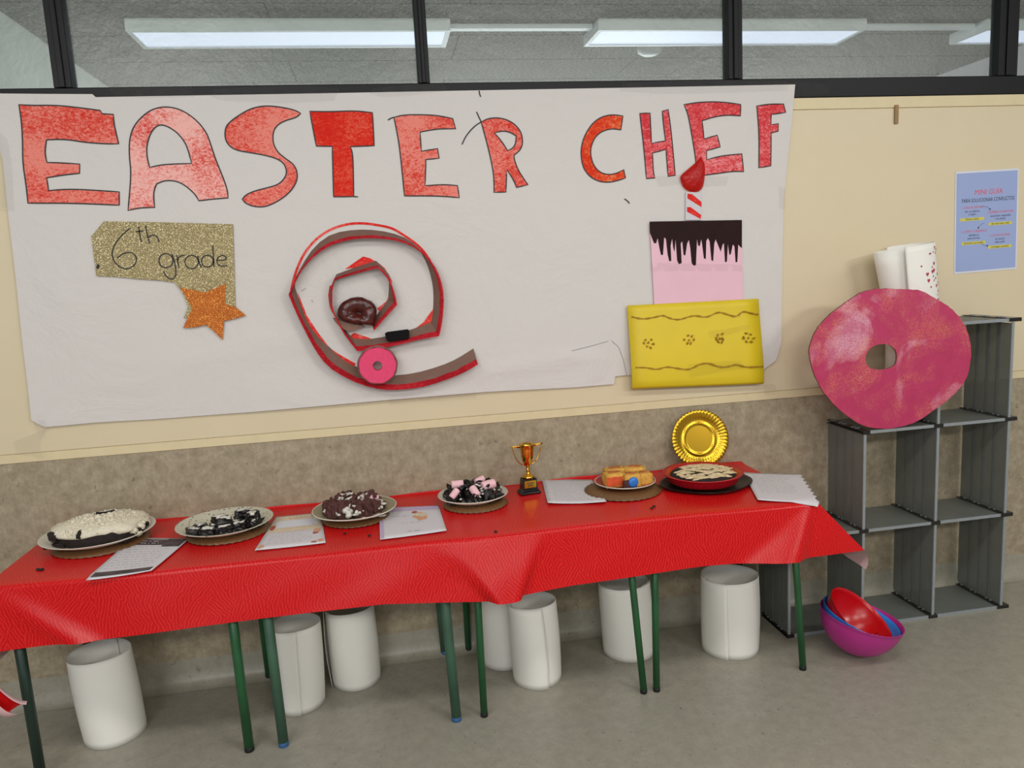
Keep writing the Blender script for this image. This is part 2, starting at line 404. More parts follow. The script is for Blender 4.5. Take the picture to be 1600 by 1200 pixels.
# room behind the glass
CZ = 2.70
b = MB(); b.box((-1.50, .06, CZ+.01), (XR, 5.2, CZ+.06)); cl = struct(b.build('ceiling', M['wood_wool']))
y = .286; k = 0
widths = []
while y < 5.1:
    x = -1.50 - (k % 2)*.0
    while x < XR:
        x1 = min(x+2.0 if not (x < -1.4 and k % 2) else x+1.1, XR)
        b = MB(); b.box((x+.0015, y+.0025, CZ), (x1-.0015, y+.4575, CZ+.012)); bevel(b.build('ceiling_panel', M['wood_wool'], cl), .003, 1); x = x1
    y += .46; k += 1
b = MB(); b.box((-1.62, .10, 0), (-1.50, 5.2, CZ)); struct(b.build('wall_left', M['far_wall']))
b = MB(); b.box((-1.62, 5.2, 0), (XR, 5.3, CZ+.06)); struct(b.build('wall_far', M['far_wall']))

# ------------------------------------------------ ceiling lights of the room behind
def ceiling_light(x0, x1, label):
    y0, y1, h = .945, 1.225, .055
    t = empty('ceiling_light', ((x0+x1)/2, (y0+y1)/2, CZ), label, 'light', 'long ceiling lights behind the window'); ox, oy = (x0+x1)/2, (y0+y1)/2
    b = MB(); w = .022; X0, X1, Y0, Y1 = x0-ox, x1-ox, y0-oy, y1-oy
    b.box((X0, Y0, -h), (X1, Y0+w, 0)); b.box((X0, Y1-w, -h), (X1, Y1, 0)); b.box((X0, Y0+w, -h), (X0+w, Y1-w, 0)); b.box((X1-w, Y0+w, -h), (X1, Y1-w, 0))
    b.build('housing', M['white_metal'], t)
    b = MB(); b.box((X0+w, Y0+w, -h+.006), (X1-w, Y1-w, -h+.012)); b.build('diffuser', M['diffuser'], t)
    return t
ceiling_light(-1.03, .428, 'long white ceiling light behind the glass above the word EASTER')
ceiling_light(1.158, 2.61, 'long white ceiling light behind the glass above the word CHEF')
ceiling_light(3.32, 4.0, 'white ceiling light seen in part at the top right corner')
for i, (x0, x1, lb) in enumerate(((.435, 1.15, 'thin white cable rail on the ceiling between the left and middle lights'), (2.617, 3.312, 'thin white cable rail on the ceiling right of the middle light'))):
    b = MB(); b.box((x0, 1.02, CZ-.024), (x1, 1.065, CZ-.001)); tag(b.build('cable_rail', M['white_metal']), lb, 'rail')
b = MB(); b.lathe([(0, -.05), (.04, -.048), (.068, -.032), (.072, -.012), (.072, 0)], 28); o = b.build('smoke_detector', M['white_metal'], smooth=True)
o.location = (1.595, 1.42, CZ); tag(o, 'small round white ceiling detector beside the long light', 'detector')

# ================================================================== TABLES AND TABLECLOTH
TZ = .655
def school_table(x0, x1, legs, mats, foot, label, dx=(0, 0), r=.0125):
    cx = (x0+x1)/2
    t = empty('school_table', (cx, -.265, 0), label, 'table', 'school tables in a row under the red cloth')
    o = MB().box((x0-cx, -.268, TZ-.024), (x1-cx, .262, TZ-.001)).build('tabletop', M['melamine'], t); bevel(o, .004)
    b = MB(); xa, xb = legs[0]-cx, legs[1]-cx; ya, yb = -.49+.265, -.02+.265
    for p, q in (((xa, ya), (xb, ya)), ((xa, yb), (xb, yb)), ((xa, ya), (xa, yb)), ((xb, ya), (xb, yb))):
        b.tube([(p[0], p[1], TZ-.04), (q[0], q[1], TZ-.04)], .011, 10)
    b.build('frame', mats[0], t, True)
    i = 0
    for xx, d in ((xa, dx[0]), (xb, dx[1])):
        for yy in (ya, yb):
            mt = mats[min(i, len(mats)-1)]; i += 1
            lg = MB().tube([(xx+d, yy, TZ-.026), (xx, yy, .0155)], r, 16).build('leg', mt, t, True)
            MB().tube([(xx, yy, .016), (xx, yy, .0155), (xx, yy, .001), (xx, yy, 0)], [r, r+.0004, r+.0002, r-.0006], 16).build('foot_cap', foot, lg, True)
school_table(-1.190, -.478, (-1.155, -.530), [M['dark_green'], M['dark_green'], M['green'], M['green']], M['black_rubber'],
    'school table with green tubular legs at the left end of the row', (-.005, -.01), .0155)
school_table(-.470, .192, (-.422, .147), [M['faded_green']], M['blue_rubber'],
    'school table with faded green legs on blue feet, second from the left', (-.012, -.018), .0165)
school_table(.200, .836, (.242, .811), [M['green']], M['black_rubber'],
    'school table with slim green legs, third from the left', (0.003, -.045), .0122)
school_table(.842, 1.428, (.859, 1.420), [M['green']], M['black_rubber'],
    'school table with slim green legs at the right end of the row', (.006, -.045), .0122)

def sstep(a, b, x):
    t = max(0, min(1, (x-a)/(b-a))); return t*t*(3-2*t)
CX0, CX1, CYF, CZT = -1.215, 1.425, -.552, TZ+.005
hemz = [(-1.3, .462), (-1.16, .469), (-.63, .482), (-.06, .488), (.12, .470), (.25, .458), (.34, .458), (.42, .466), (.556, .476), (.8, .480), (1.0, .484), (1.3, .478), (1.44, .476), (1.7, .470)]
def interp(tb, x):
    for i in range(len(tb)-1):
        if x <= tb[i+1][0]:
            t = (x-tb[i][0])/(tb[i+1][0]-tb[i][0]); t = max(0, min(1, t)); return tb[i][1]*(1-t)+tb[i+1][1]*t
    return tb[-1][1]
def front_edge(x):   # table tops are not perfectly flush
    return CYF - .020*sstep(.9, 1.4, x) + .022*(1-sstep(-1.2, -.7, x)) - .006*math.exp(-((x-.3)/.12)**2)
def cloth_pt(x, s):
    """s<0 on the top (distance behind the front edge), s in 0..1 down the hang"""
    yf = front_edge(x)
    if s <= 0:
        y = yf + (-s); z = CZT + .0012*math.sin(9*x+4*y)*math.sin(13*y)
        if -s > .52: z += .010*sstep(.53, .57, -s)*(.6+.4*math.sin(11*x))
        if -s < .02: z -= .004*(1-(-s)/.02)**2
        return Vector((x, min(y, -.004), z))
    z = (CZT-.004) + (interp(hemz, x)-(CZT-.004))*s
    out = .003+.030*s + .008*s*math.sin(2.3*x+.6) + .0025*s*math.sin(9*x+2)
    out += .0025*math.sin(17*x+3*s)*s*math.sin(3.1*s)
    # tent-shaped fold where the two middle tables meet
    cxf = .32-.0*s; wl = .15*(1-s)+.055; d = (x-(.295+.03*s))
    if -wl*1.2 < d < wl:
        out += .036*s*(1-sstep(.72, 1.0, abs(d)/wl)) if d > 0 else .036*s*(1-sstep(.45, 1.2, -d/wl))
    # ridge running down from the right-hand corner
    t = x-(CX1-.02-.10*s); wr = .02+.11*s
    if -wr*1.6 < t < wr*.6: out += .034*s*(1-sstep(0, 1.6, -t/wr)) if t < 0 else .034*s*(1-sstep(0, .6, t/wr))
    # diagonal pull at the left end
    t = x-(-1.20+.24*s); out += .016*s*math.exp(-(t/.05)**2)
    return Vector((x, yf-out, z))
def build_cloth():
    xs = [CX0+(CX1-CX0)*i/230 for i in range(231)]
    ss = [-.575, -.56, -.54, -.50, -.42, -.34, -.26, -.18, -.10, -.05, -.02, -.008, 0] + [.02, .05] + [.1+.9*i/14 for i in range(15)]
    V = []; UV = []; F = []; nx = len(xs); ns = len(ss)
    for s_ in ss:
        for x in xs: V.append(cloth_pt(x, s_)); UV.append((x, s_*.2 if s_ > 0 else s_))
    for j in range(ns-1):
        for i in range(nx-1):
            F.append((j*nx+i, (j+1)*nx+i, (j+1)*nx+i+1, j*nx+i+1))
    # right overhang: front corner triangle + side flap that droops and curls under
    def flap(sign, xe, run, drop, dense_n=14):
        prof = [i/dense_n for i in range(0, dense_n+1)]; top = [s_ for s_ in ss if s_ <= 0]; down = [0]+[s_ for s_ in ss if s_ > 0]
        def grid(rows, cols, fn):
            base = len(V); nc = len(cols)
            for s_ in rows:
                for a in cols: p, uv = fn(s_, a); V.append(p); UV.append(uv)
            for j in range(len(rows)-1):
                for i in range(nc-1):
                    q = (base+j*nc+i, base+(j+1)*nc+i, base+(j+1)*nc+i+1, base+j*nc+i+1); F.append(q if sign > 0 else tuple(reversed(q)))
        grid(top, prof, lambda s_, a: (side(cloth_pt(xe, s_), a, sign, run, drop), (xe+sign*a*.25, s_)))
        grid(down, [i/10 for i in range(11)], lambda s_, a: (cloth_pt(xe, s_).lerp(side(cloth_pt(xe, 0), .72*s_, sign, run, drop), a), (xe+sign*a*.25*s_, s_*.2)))
    def side(p0, a, sign, run, drop):
        # straight slope out to 80 % then rolled under
        wob = .006*math.sin(14*p0.y)
        if a <= .72:
            k = a/.72; return Vector((p0.x+sign*run*k+wob*k, p0.y-.02*k, p0.z-drop*k))
        k = (a-.72)/.28
        return Vector((p0.x+sign*(run+.020*math.sin(PI*k*.8)-.006*k)+wob, p0.y-.02, p0.z-drop-.072*k))
    flap(1, CX1, .172, .183)
    flap(-1, CX0, .03, .20, 8)
    me = bpy.data.meshes.new('tablecloth'); me.from_pydata(V, [], F); me.update()
    uvl = me.uv_layers.new(name='UVMap')
    for lp in me.loops: uvl.data[lp.index].uv = UV[lp.vertex_index]
    for p in me.polygons: p.use_smooth = True
    me.materials.append(M['cloth']); o = bpy.data.objects.new('tablecloth', me); COL.objects.link(o)
    return o
cloth = build_cloth(); tag(cloth, 'shiny red embossed tablecloth draped over the row of tables', 'tablecloth')
# gathered end of the cloth hanging at the far left
b = MB(); V = []; F = []; nu, nv = 18, 9
for i in range(nu):
    a = i/(nu-1)
    for j in range(nv):
        c_ = j/(nv-1)*2*PI*.8; rr = .009+.028*math.sin(a*PI*.62+.15)*(.75+.25*math.sin(3*c_))
        ctr = Vector((-1.285+.085*a, -.60-.015*math.sin(a*3), .455-.165*a+.05*a*a*a))
        V.append(ctr+Vector((rr*math.cos(c_)*.9, rr*math.sin(c_)*.45, rr*math.sin(c_+.9)*.55)))
for i in range(nu-1):
    for j in range(nv-1): F.append((i*nv+j, i*nv+j+1, (i+1)*nv+j+1, (i+1)*nv+j))
b.add(V, F); g = b.build('gathered_corner', M['cloth'], cloth, True); g.data.uv_layers.new(name='UVMap'); g.location = (.055, .02, -.045)

# crumbs and stains left on the cloth
for i, (px, py, n) in enumerate(((66, 889, 4), (545, 833, 1), (583, 835, 1), (776, 832, 1), (1022, 793, 2))):
    p = T(px, py, CZT+.002); b = MB()
    for k in range(n):
        dx, dy = random.uniform(-.014, .014), random.uniform(-.012, .012); b.lathe([(0, 0), (.006, .001), (.005, .004), (0, .005)], 7, (p.x+dx, p.y+dy, CZT+.001))
    o = b.build('cake_crumbs', M['choc'], smooth=False)
    tag(o, ['dark crumbs on the red cloth near its left end', 'tiny dark crumb on the cloth below the brown chunky cake', 'tiny dark crumb on the cloth between the brown cake and lilac sheet',
        'tiny dark crumb at the cloth edge in front of the marshmallow cake', 'tiny dark crumbs on the cloth in front of the yellow cake'][i], 'crumbs')

# ================================================================== BANNER ON THE WALL
def bd(x, z):
    """how far the banner paper stands off the wall"""
    d = .0095 + .0022*math.sin(2.1*x+1.3*z+.4) + .0014*math.sin(5.1*x-3.2*z)
    d += .006*(1-sstep(1.02, 1.22, z))*(.5+.5*math.sin(4.0*x+1))        # bottom edge lifts a little
    d += .010*math.exp(-((z-1.28-.16*(x+.4))/.05)**2)*sstep(-1.1, -.5, x)*(1-sstep(-.45, .1, x))*.5
    d += .012*math.exp(-((z-1.12-.10*(x-.4))/.025)**2)*sstep(.2, .45, x)*(1-sstep(.7, .9, x))*.5
    return d
def BP(x, z, off=0.0): return Vector((x, -bd(x, z)-off, z))
def w2(px, py): p = W(px, py, -.007); return (p.x, p.z)
def cropmap(ox, oy, sc): return lambda pts: [w2(ox+a*sc, oy+c*sc) for a, c in pts]
bl = [(-1.236, 2.168), (-1.05, 2.163), (-.903, 2.160), (-.893, 2.150), (-.6, 2.151), (.2, 2.154), (.9, 2.157), (1.659, 2.159)]
bl += [w2(*q) for q in [(1236, 195), (1232, 230), (1224, 312), (1222, 420), (1221, 535), (1212, 563), (1187, 581), (979, 586), (961, 588), (959, 600)]]
bl += [w2(*q) for q in [(900, 605), (760, 612), (600, 625), (400, 643), (240, 655), (150, 660), (72, 667), (64, 664), (50, 656), (35, 530), (25, 430), (12, 320), (5, 250)]]
pv, pf = poly_fill([bl], .05)
b = MB(); b.add([BP(x, z) for x, z in pv], pf); ban = b.build('banner', M['banner'], smooth=True); fixn(ban)
tag(ban, 'long white paper banner reading EASTER CHEF in red crayon, taped to the wall', 'banner')
def overlay(name, loops, mat, parent, off, maxlen=.03):
    v, f = poly_fill(loops, maxlen); b = MB(); b.add([BP(x, z, off) for x, z in v], f); return b.build(name, mat, parent, True)
def stroke(name, lines, w, mat, parent, off):
    b = MB()
    for pts, cl in lines: ribbon(b, dense(pts, cl), w, lambda a, c: BP(a, c, off), cl)
    return b.build(name, mat, parent)
cA = cropmap(0, 130, .20625); cB = cropmap(330, 130, .20625); cC = cropmap(600, 130, .20625); cD = cropmap(890, 130, .225)
LET = [
 (cA, [(150,165),(240,172),(430,170),(600,188),(765,210),(780,235),(865,240),(868,310),(905,462),(800,462),(640,450),(540,432),(440,427),(358,432),(345,530),(362,603),(460,605),(610,615),(608,685),(500,695),(360,718),(375,815),(500,805),(650,808),(908,825),(908,925),(560,910),(218,910),(205,780),(178,600),(178,450),(170,300)], None, 'crayon_mid', []),
 (cA, [(975,965),(1000,690),(985,560),(985,430),(1020,320),(1120,220),(1210,185),(1300,183),(1400,215),(1500,290),(1570,380),(1600,470),(1640,590),(1690,710),(1725,810),(1730,870),(1600,880),(1510,892),(1480,840),(1400,770),(1330,740),(1250,738),(1190,765),(1165,830),(1175,942),(1060,945)],
  [(1138,640),(1115,550),(1118,460),(1150,370),(1200,318),(1260,322),(1340,370),(1400,440),(1430,510),(1455,610),(1300,615),(1220,622)], 'crayon_pale', []),
 (cB, [(110,335),(150,290),(220,240),(300,195),(390,175),(460,175),(560,188),(640,208),(678,230),(650,260),(560,285),(500,320),(470,370),(468,450),(500,520),(560,570),(620,610),(650,660),(655,730),(620,800),(560,860),(480,910),(400,940),(320,935),(260,910),(238,880),(260,850),(320,820),(420,795),(510,770),(560,720),(575,670),(555,610),(500,572),(400,545),(300,528),(200,512),(140,480),(105,420)], None, 'crayon_mid', []),
 (cB, [(748,215),(900,218),(1090,210),(1222,225),(1235,475),(1055,482),(1075,540),(1080,860),(928,862),(918,480),(798,478),(780,390)], None, 'crayon_deep', [[(1080,860),(1112,862)]]),
 (cC, [(75,260),(150,242),(260,240),(400,245),(520,270),(542,347),(400,347),(272,372),(283,517),(405,497),(417,570),(317,580),(310,778),(450,768),(555,777),(570,868),(420,855),(155,855),(130,600),(110,430)], None, 'crayon_mid', [[(75,260),(50,268),(30,282)]]),
 (cC, [(735,295),(790,268),(870,262),(950,285),(1010,330),(1045,390),(1050,460),(1030,510),(985,545),(985,580),(1020,670),(1090,770),(1003,790),(985,740),(930,655),(922,825),(833,827),(832,700),(805,560),(770,420)],
  [(835,378),(890,362),(950,370),(1000,400),(998,455),(975,495),(935,512),(890,440)], 'crayon_mid', [[(700,218),(735,295)], [(735,295),(680,330),(620,400),(590,465)], [(720,58),(722,80),(732,105)]]),
 (cD, [(370,228),(300,218),(230,230),(165,270),(110,350),(82,430),(78,510),(95,590),(140,650),(200,682),(270,690),(340,675),(388,658),(375,600),(330,625),(270,637),(210,620),(165,570),(145,500),(148,440),(175,375),(230,330),(300,315),(355,325)], None, 'crayon_orange', [[(380,803),(405,820),(415,836)]]),
 (cD, [(487,210),(558,208),(562,300),(568,418),(665,400),(650,280),(643,195),(683,183),(700,300),(715,450),(732,640),(683,647),(668,460),(575,485),(580,620),(592,658),(533,663),(515,450)], None, 'crayon_rose', []),
 (cD, [(792,150),(900,132),(1050,130),(1185,150),(1183,228),(1090,222),(1000,235),(918,262),(932,388),(1022,362),(1043,443),(948,470),(950,532),(1050,505),(1192,492),(1205,615),(1130,612),(1000,632),(885,645),(870,500),(845,350),(820,210)], None, 'crayon_rose', []),
 (cD, [(1295,160),(1380,147),(1480,147),(1495,205),(1395,220),(1393,290),(1445,283),(1443,335),(1395,347),(1393,575),(1310,588),(1312,400),(1305,260)], None, 'crayon_rose', []),
]
for mp, outer, hole, mt, extra in LET:
    lo = mp(smooth_closed(outer, 2, 40)); loops = [lo]
    if hole: loops.append(mp(smooth_closed(hole, 2, 50)))
    L = overlay('letter', loops, M[mt], ban, .0014)
    stroke('ink_outline', [(q, True) for q in loops]+[(mp(smooth_open(e)), False) for e in extra], .0042, M['ink'], L, .0022)
# faint pencil and crease marks
for q in ([(471, 455), (478, 450)], [(487, 468), (489, 472)], [(893, 548), (925, 540), (950, 533)], [(955, 532), (966, 542), (973, 560), (979, 586)]): stroke('pencil_mark', [([w2(*e) for e in q], False)], .0018, M['grey_ink'], ban, .0016)
# drawn red marker arc that the card spiral follows
c4 = cropmap(420, 320, .28329)
arc = [(125,470),(140,400),(165,330),(200,260),(260,190),(330,140),(420,108),(510,100),(600,112),(680,128),(740,165),(800,205),(850,250),(890,310)]
stroke('marker_arc', [(c4(smooth_open(arc)), False)], .0085, M['marker_red'], ban, .0016)
for lp in ([(420,355),(520,285),(560,295),(600,320),(480,345)], [(335,450),(350,440),(352,600),(335,560),(328,500)], [(605,320),(640,350),(680,420),(668,470),(660,380)], [(600,570),(650,530),(668,480),(664,560),(610,590)],
           [(780,700),(850,650),(905,575),(912,640),(880,690)], [(440,730),(470,705),(560,735),(560,750),(460,755)], [(160,480),(210,610),(270,700),(330,780),(320,790),(240,700),(190,620)], [(330,785),(400,830),(480,875),(470,890),(400,855)]):
    overlay('marker_scribble', [c4(lp)], M['marker_red'], ban, .0016)

# ------------------------------------------------ tape
def tape(pts, label, yo=.010, parent=None):
    loops = [w2(*p) for p in pts]
    b = MB(); v, f = poly_fill([loops], .03)
    b.add([Vector((x, -(bd(x, z) if -1.22 < x < 1.63 else .004)-yo*.25-.0012*math.sin(90*x)*math.sin(70*z)-.001, z)) for x, z in v], f)
    o = b.build('tape_strip', M['tape'], parent, True); tag(o, label, 'tape') if parent is None else None; return o
tape([(172,142),(178,133),(262,134),(300,137),(306,152),(230,154),(180,151)], 'clear tape over the black rail above the letter A')
tape([(330,152),(335,140),(480,134),(530,140),(522,158),(440,162),(350,158)], 'clear tape over the black rail above the letters S and T')
tape([(578,148),(583,138),(692,131),(700,142),(640,150),(600,152)], 'clear tape over the black rail above the second letter E')
tape([(968,143),(972,130),(1120,126),(1240,128),(1238,142),(1120,146),(1030,147)], 'clear tape along the top of the banner above the word CHEF')
tape([(1236,148),(1240,127),(1298,132),(1294,146),(1250,150)], 'crumpled clear tape on the black rail at the banner corner')
tape([(0,205),(0,330),(24,330),(20,260),(14,220)], 'crumpled clear tape holding the left edge of the banner')
tape([(20,690),(26,710),(70,716),(62,692),(50,655),(72,655),(76,668)], 'clear tape at the lower left corner of the banner')
tape([(606,622),(608,632),(660,628),(745,622),(742,612),(660,618)], 'clear tape under the banner below the card spiral')
tape([(1190,600),(1194,618),(1212,614),(1210,600)], 'small clear tape on the wall right of the yellow card')
tape([(1022,276),(1030,292),(1062,288),(1064,272),(1045,274)], 'clear tape left of the red paper flame')
tape([(1098,276),(1100,292),(1134,290),(1138,276)], 'clear tape right of the red paper flame')
tape([(1216,290),(1226,296),(1226,328),(1216,326)], 'clear tape on the right edge of the banner')
for q, lb in (([(60,255),(70,262),(66,285),(52,270)], 0),): pass

# ------------------------------------------------ gold tag '6th grade' with star
cT = cropmap(130, 330, .175)
def slab(name, loop, mat, y0, y1, parent=None, bev=0):
    b = MB(); extrude_poly(b, loop, lambda a, c, d: Vector((a, -d, c)), y0, y1); o = fixn(b.build(name, mat, parent)); 
    if bev: bevel(o, bev, 2)
    return o
tg = cT([(195,92),(700,100),(1340,118),(1352,500),(1362,860),(1200,900),(1000,930),(905,952),(942,850),(905,750),(862,685),(820,635),(700,618),(500,605),(300,585),(127,578),(105,400),(83,225)])
tag_o = slab('glitter_tag', tg, M['gold_glitter'], .0130, .0180); tag(tag_o, 'gold glitter foam sign reading 6th grade on the banner', 'sign')
def circ(cx, cy, r, a0=0, a1=360, n=22, ry=None): return [(cx+r*math.cos(math.radians(a0+(a1-a0)*i/n)), cy+(ry or r)*math.sin(math.radians(a0+(a1-a0)*i/n))) for i in range(n+1)]
hand = [[(430,155),(400,175),(340,230),(290,300),(265,370),(275,430),(310,480),(370,515),(420,515),(470,480),(490,430),(470,390),(430,367),(370,375),(310,420)],
 [(505,140),(512,200),(528,280)], [(475,185),(545,178)], [(565,130),(580,210),(600,290)], [(588,235),(630,210),(665,225),(688,275)],
 circ(747, 442, 63), [(800,385),(822,440),(835,520),(835,575),(810,610),(770,600),(740,570),(725,535)],
 [(843,393),(852,450),(860,503)], [(850,440),(868,402),(912,395)], circ(975, 455, 60), [(1028,400),(1040,455),(1062,502)],
 circ(1115, 447, 53), [(1163,308),(1168,400),(1174,500)], [(1200,440),(1285,438),(1280,405),(1245,393),(1205,415),(1197,455),(1225,492),(1288,488)]]
b = MB()
for s_ in hand: ribbon(b, dense(cT(smooth_open(s_)), False, .01), .0042, lambda a, c: Vector((a, -.0186, c)))
b.build('handwriting', M['ink'], tag_o)
b = MB(); v, f = poly_fill([cT(circ(142, 495, 15, n=12, ry=22)[:-1])]); b.add([Vector((x, -.0186, z)) for x, z in v], f); b.build('ink_dot', M['ink'], tag_o)
st = cT([(1275,648),(1272,740),(1272,825),(1370,858),(1457,928),(1370,955),(1262,980),(1255,1060),(1250,1147),(1180,1075),(1105,1013),(1000,1035),(900,1040),(940,950),(985,870),(935,780),(875,683),(980,700),(1085,727),(1180,690)])
so = slab('glitter_star', st, M['orange_glitter'], .0180, .0215); tag(so, 'orange glitter foam star at the lower corner of the gold sign', 'star')

# ------------------------------------------------ card spiral standing off the wall
FR = [(1152,878),(1080,920),(1000,955),(850,1005),(700,1020),(600,1015),(480,980),(340,905),(270,820),(210,710),(160,610),(112,495),(150,410),(185,350),(240,285),(330,220),(450,185),(570,178),(700,190),(800,225),(890,300),(940,390),(962,480),(962,560),(952,660),(937,722),(820,740),(700,775),(580,790),(490,805),(420,720),(362,610),(345,560),(345,470),(362,412),(480,375),(600,345),(660,400),(690,480),(705,550),(640,620),(580,690)]
WL = [(1128,795),(1060,840),(980,880),(840,925),(690,945),(590,930),(490,900),(400,850),(330,780),(265,720),(205,640),(150,480),(135,430),(168,365),(235,250),(330,165),(450,140),(570,138),(700,160),(790,205),(845,262),(885,350),(905,430),(912,500),(908,600),(895,650),(790,690),(680,720),(570,745),(460,735),(400,670),(358,600),(335,540),(332,480),(375,385),(480,345),(590,310),(665,380),(665,470),(660,520),(620,575),(570,650)]
hi = {11, 25, 29, 34, 36, 39}
def sm(pts):
    o = []
    for i, p in enumerate(pts):
        if i in hi or i in (0, len(pts)-1): o.append(p)
        else:
            a, c = pts[i-1], pts[i+1]
            o.append(((p[0]*6+a[0]+c[0])/8, (p[1]*6+a[1]+c[1])/8))
        if i < len(pts)-1: q = pts[i+1]; o.append(((p[0]+q[0])/2, (p[1]+q[1])/2))
    return o
fr, wl = sm(FR), sm(WL)
SD = .055
fp = [W(420+a*.28329, 320+c*.28329, -SD) for a, c in fr]; wp = [W(420+a*.28329, 320+c*.28329, -.0130) for a, c in wl]
b = MB(); vs = []; fs = []; n = len(fp)
for i in range(n):
    t = ((fp[min(i+1, n-1)]-fp[max(i-1, 0)])).normalized(); nn = Vector((-t.z, 0, t.x))*.0016
    e = .84 
    vs += [wp[i]+nn, wp[i].lerp(fp[i], e)+nn, wp[i].lerp(fp[i], e)-nn, wp[i]-nn]
for i in range(n-1):
    for k in range(4): fs.append((i*4+k, (i+1)*4+k, (i+1)*4+(k+1) % 4, i*4+(k+1) % 4))
fs += [(0, 1, 2, 3), tuple((n-1)*4+k for k in (3, 2, 1, 0))]
b.add(vs, fs); sp = fixn(b.build('card_spiral', M['card_inner'], None)); tag(sp, 'brown card strip with red edges coiled into a spiral on the banner', 'decoration')
b = MB(); vs = []; fs = []
for i in range(n):
    t = ((fp[min(i+1, n-1)]-fp[max(i-1, 0)])).normalized(); nn = Vector((-t.z, 0, t.x))*.0022; j = .0012*math.sin(i*2.7)
    vs += [wp[i].lerp(fp[i], .78+j*30)+nn, fp[i]+nn*1.1, fp[i]-nn*1.1, wp[i].lerp(fp[i], .70+j*30)-nn]
for i in range(n-1):
    for k in range(4): fs.append((i*4+k, (i+1)*4+k, (i+1)*4+(k+1) % 4, i*4+(k+1) % 4))
fs += [(0, 1, 2, 3), tuple((n-1)*4+k for k in (3, 2, 1, 0))]
b.add(vs, fs); fixn(b.build('red_edge', M['red_edge'], sp))
# little foam doughnut
def fc(x, y, ox=420, oy=320, sc=.28329): return (ox+x*sc, oy+y*sc)
cpx = W(*fc(600, 888), -.085); R0, R1 = .069, .0145
def doughnut(name, c, R, r, y0, y1, mat, matedge, jag=0, n=48):
    t = MB(); 
    vs = []; 
    for k in range(n):
        a = 2*PI*k/n; q = R*(1+jag*math.sin(9*a+1)+jag*.6*math.sin(17*a)); 
        vs += [(q*.97*math.cos(a), -.5*(y1-y0)-.001, q*.95*math.sin(a)), (r*math.cos(a), -.5*(y1-y0)-.001, r*math.sin(a)), (q*math.cos(a), -.5*(y1-y0)+.006, q*.98*math.sin(a)), (q*math.cos(a), .5*(y1-y0), q*.98*math.sin(a)), (r*math.cos(a), .5*(y1-y0), r*math.sin(a))]
    fs = []
    for k in range(n):
        j = (k+1) % n; A, B = k*5, j*5
        fs += [(A, A+1, B+1, B), (A, B, B+2, A+2), (A+2, B+2, B+3, A+3), (A+3, B+3, B+4, A+4), (A+4, B+4, B+1, A+1)]
    t.add(vs, fs); o = fixn(t.build(name, mat)); o.location = c; return o
dn = doughnut('foam_doughnut', (cpx.x, -.070, cpx.z), .068, .0175, .055, .085, M['pink_foam'], None, .012)
tag(dn, 'small pink foam doughnut glued on the lower turn of the spiral', 'decoration')
b = MB()
for k in range(2):
    pts = [(.0705*(1+.014*math.sin(9*a+k))*math.cos(a), .004+.008*k, .069*(1+.014*math.sin(9*a+k))*math.sin(a)) for a in [2*PI*i/48 for i in range(48)]]
    b.tube(pts, .0028, 6, True)
b.build('brown_rim', M['cardboard'], dn)
# half chocolate doughnut
cz = lambda pts: [(480+a/8, 410+c/8) for a, c in pts]
hd = cz([(375,610),(395,550),(440,498),(520,452),(580,436),(640,432),(700,440),(740,462),(790,478),(830,512),(862,560),(870,600),(866,690),(835,800),(770,790),(700,780),(620,772),(560,762),(470,738),(395,712)])
hc = W(560, 488, -.06)
b = MB(); rings = []
loop = [W(px, py, -.055) for px, py in smooth_closed(hd, 1, 60)]
cc = sum(loop, Vector())/len(loop); n = len(loop)
vs = []; fs = []
hp = W(560, 491, -.08)
for lev, (sc, yy) in enumerate(((1.0, -.015), (1.0, -.048), (.93, -.066), (.70, -.073), (.45, -.070), (.2, -.062), (.13, -.048))):
    for p in loop:
        base = cc if sc > .9 else cc.lerp(hp, .9)
        q = base+(p-base)*sc; jit = mnoise.noise(Vector((q.x*90, lev*3.1, q.z*90)))*.0035
        vs.append((q.x, yy+jit, q.z+jit))
for l in range(6):
    for k in range(n): fs.append((l*n+k, l*n+(k+1) % n, (l+1)*n+(k+1) % n, (l+1)*n+k))
fs.append(tuple(range(n))); fs.append(tuple(6*n+k for k in reversed(range(n))))
b.add(vs, fs); o = fixn(b.build('half_doughnut', M['choc_gloss'], smooth=True)); tag(o, 'half glossy chocolate doughnut inside the centre of the spiral', 'decoration')
b = MB(); extrude_poly(b, [w2(480+a/8, 410+c/8) for a, c in smooth_closed([(330,690),(400,712),(560,762),(700,782),(700,800),(640,830),(560,850),(500,850),(420,800),(350,730)], 1, 50)], lambda a, c, d: Vector((a, -d, c)), .014, .045)
o = fixn(b.build('doughnut_base', M['cardboard'], o))
bb = slab('black_block', [w2(480+a/8, 410+c/8) for a, c in [(970,880),(1000,862),(1255,828),(1268,842),(1270,930),(1250,945),(1020,972),(990,960)]], M['black_foam'], .030, .062, bev=.002)
tag(bb, 'small black foam block on the spiral strip beside the inner turn', 'decoration')

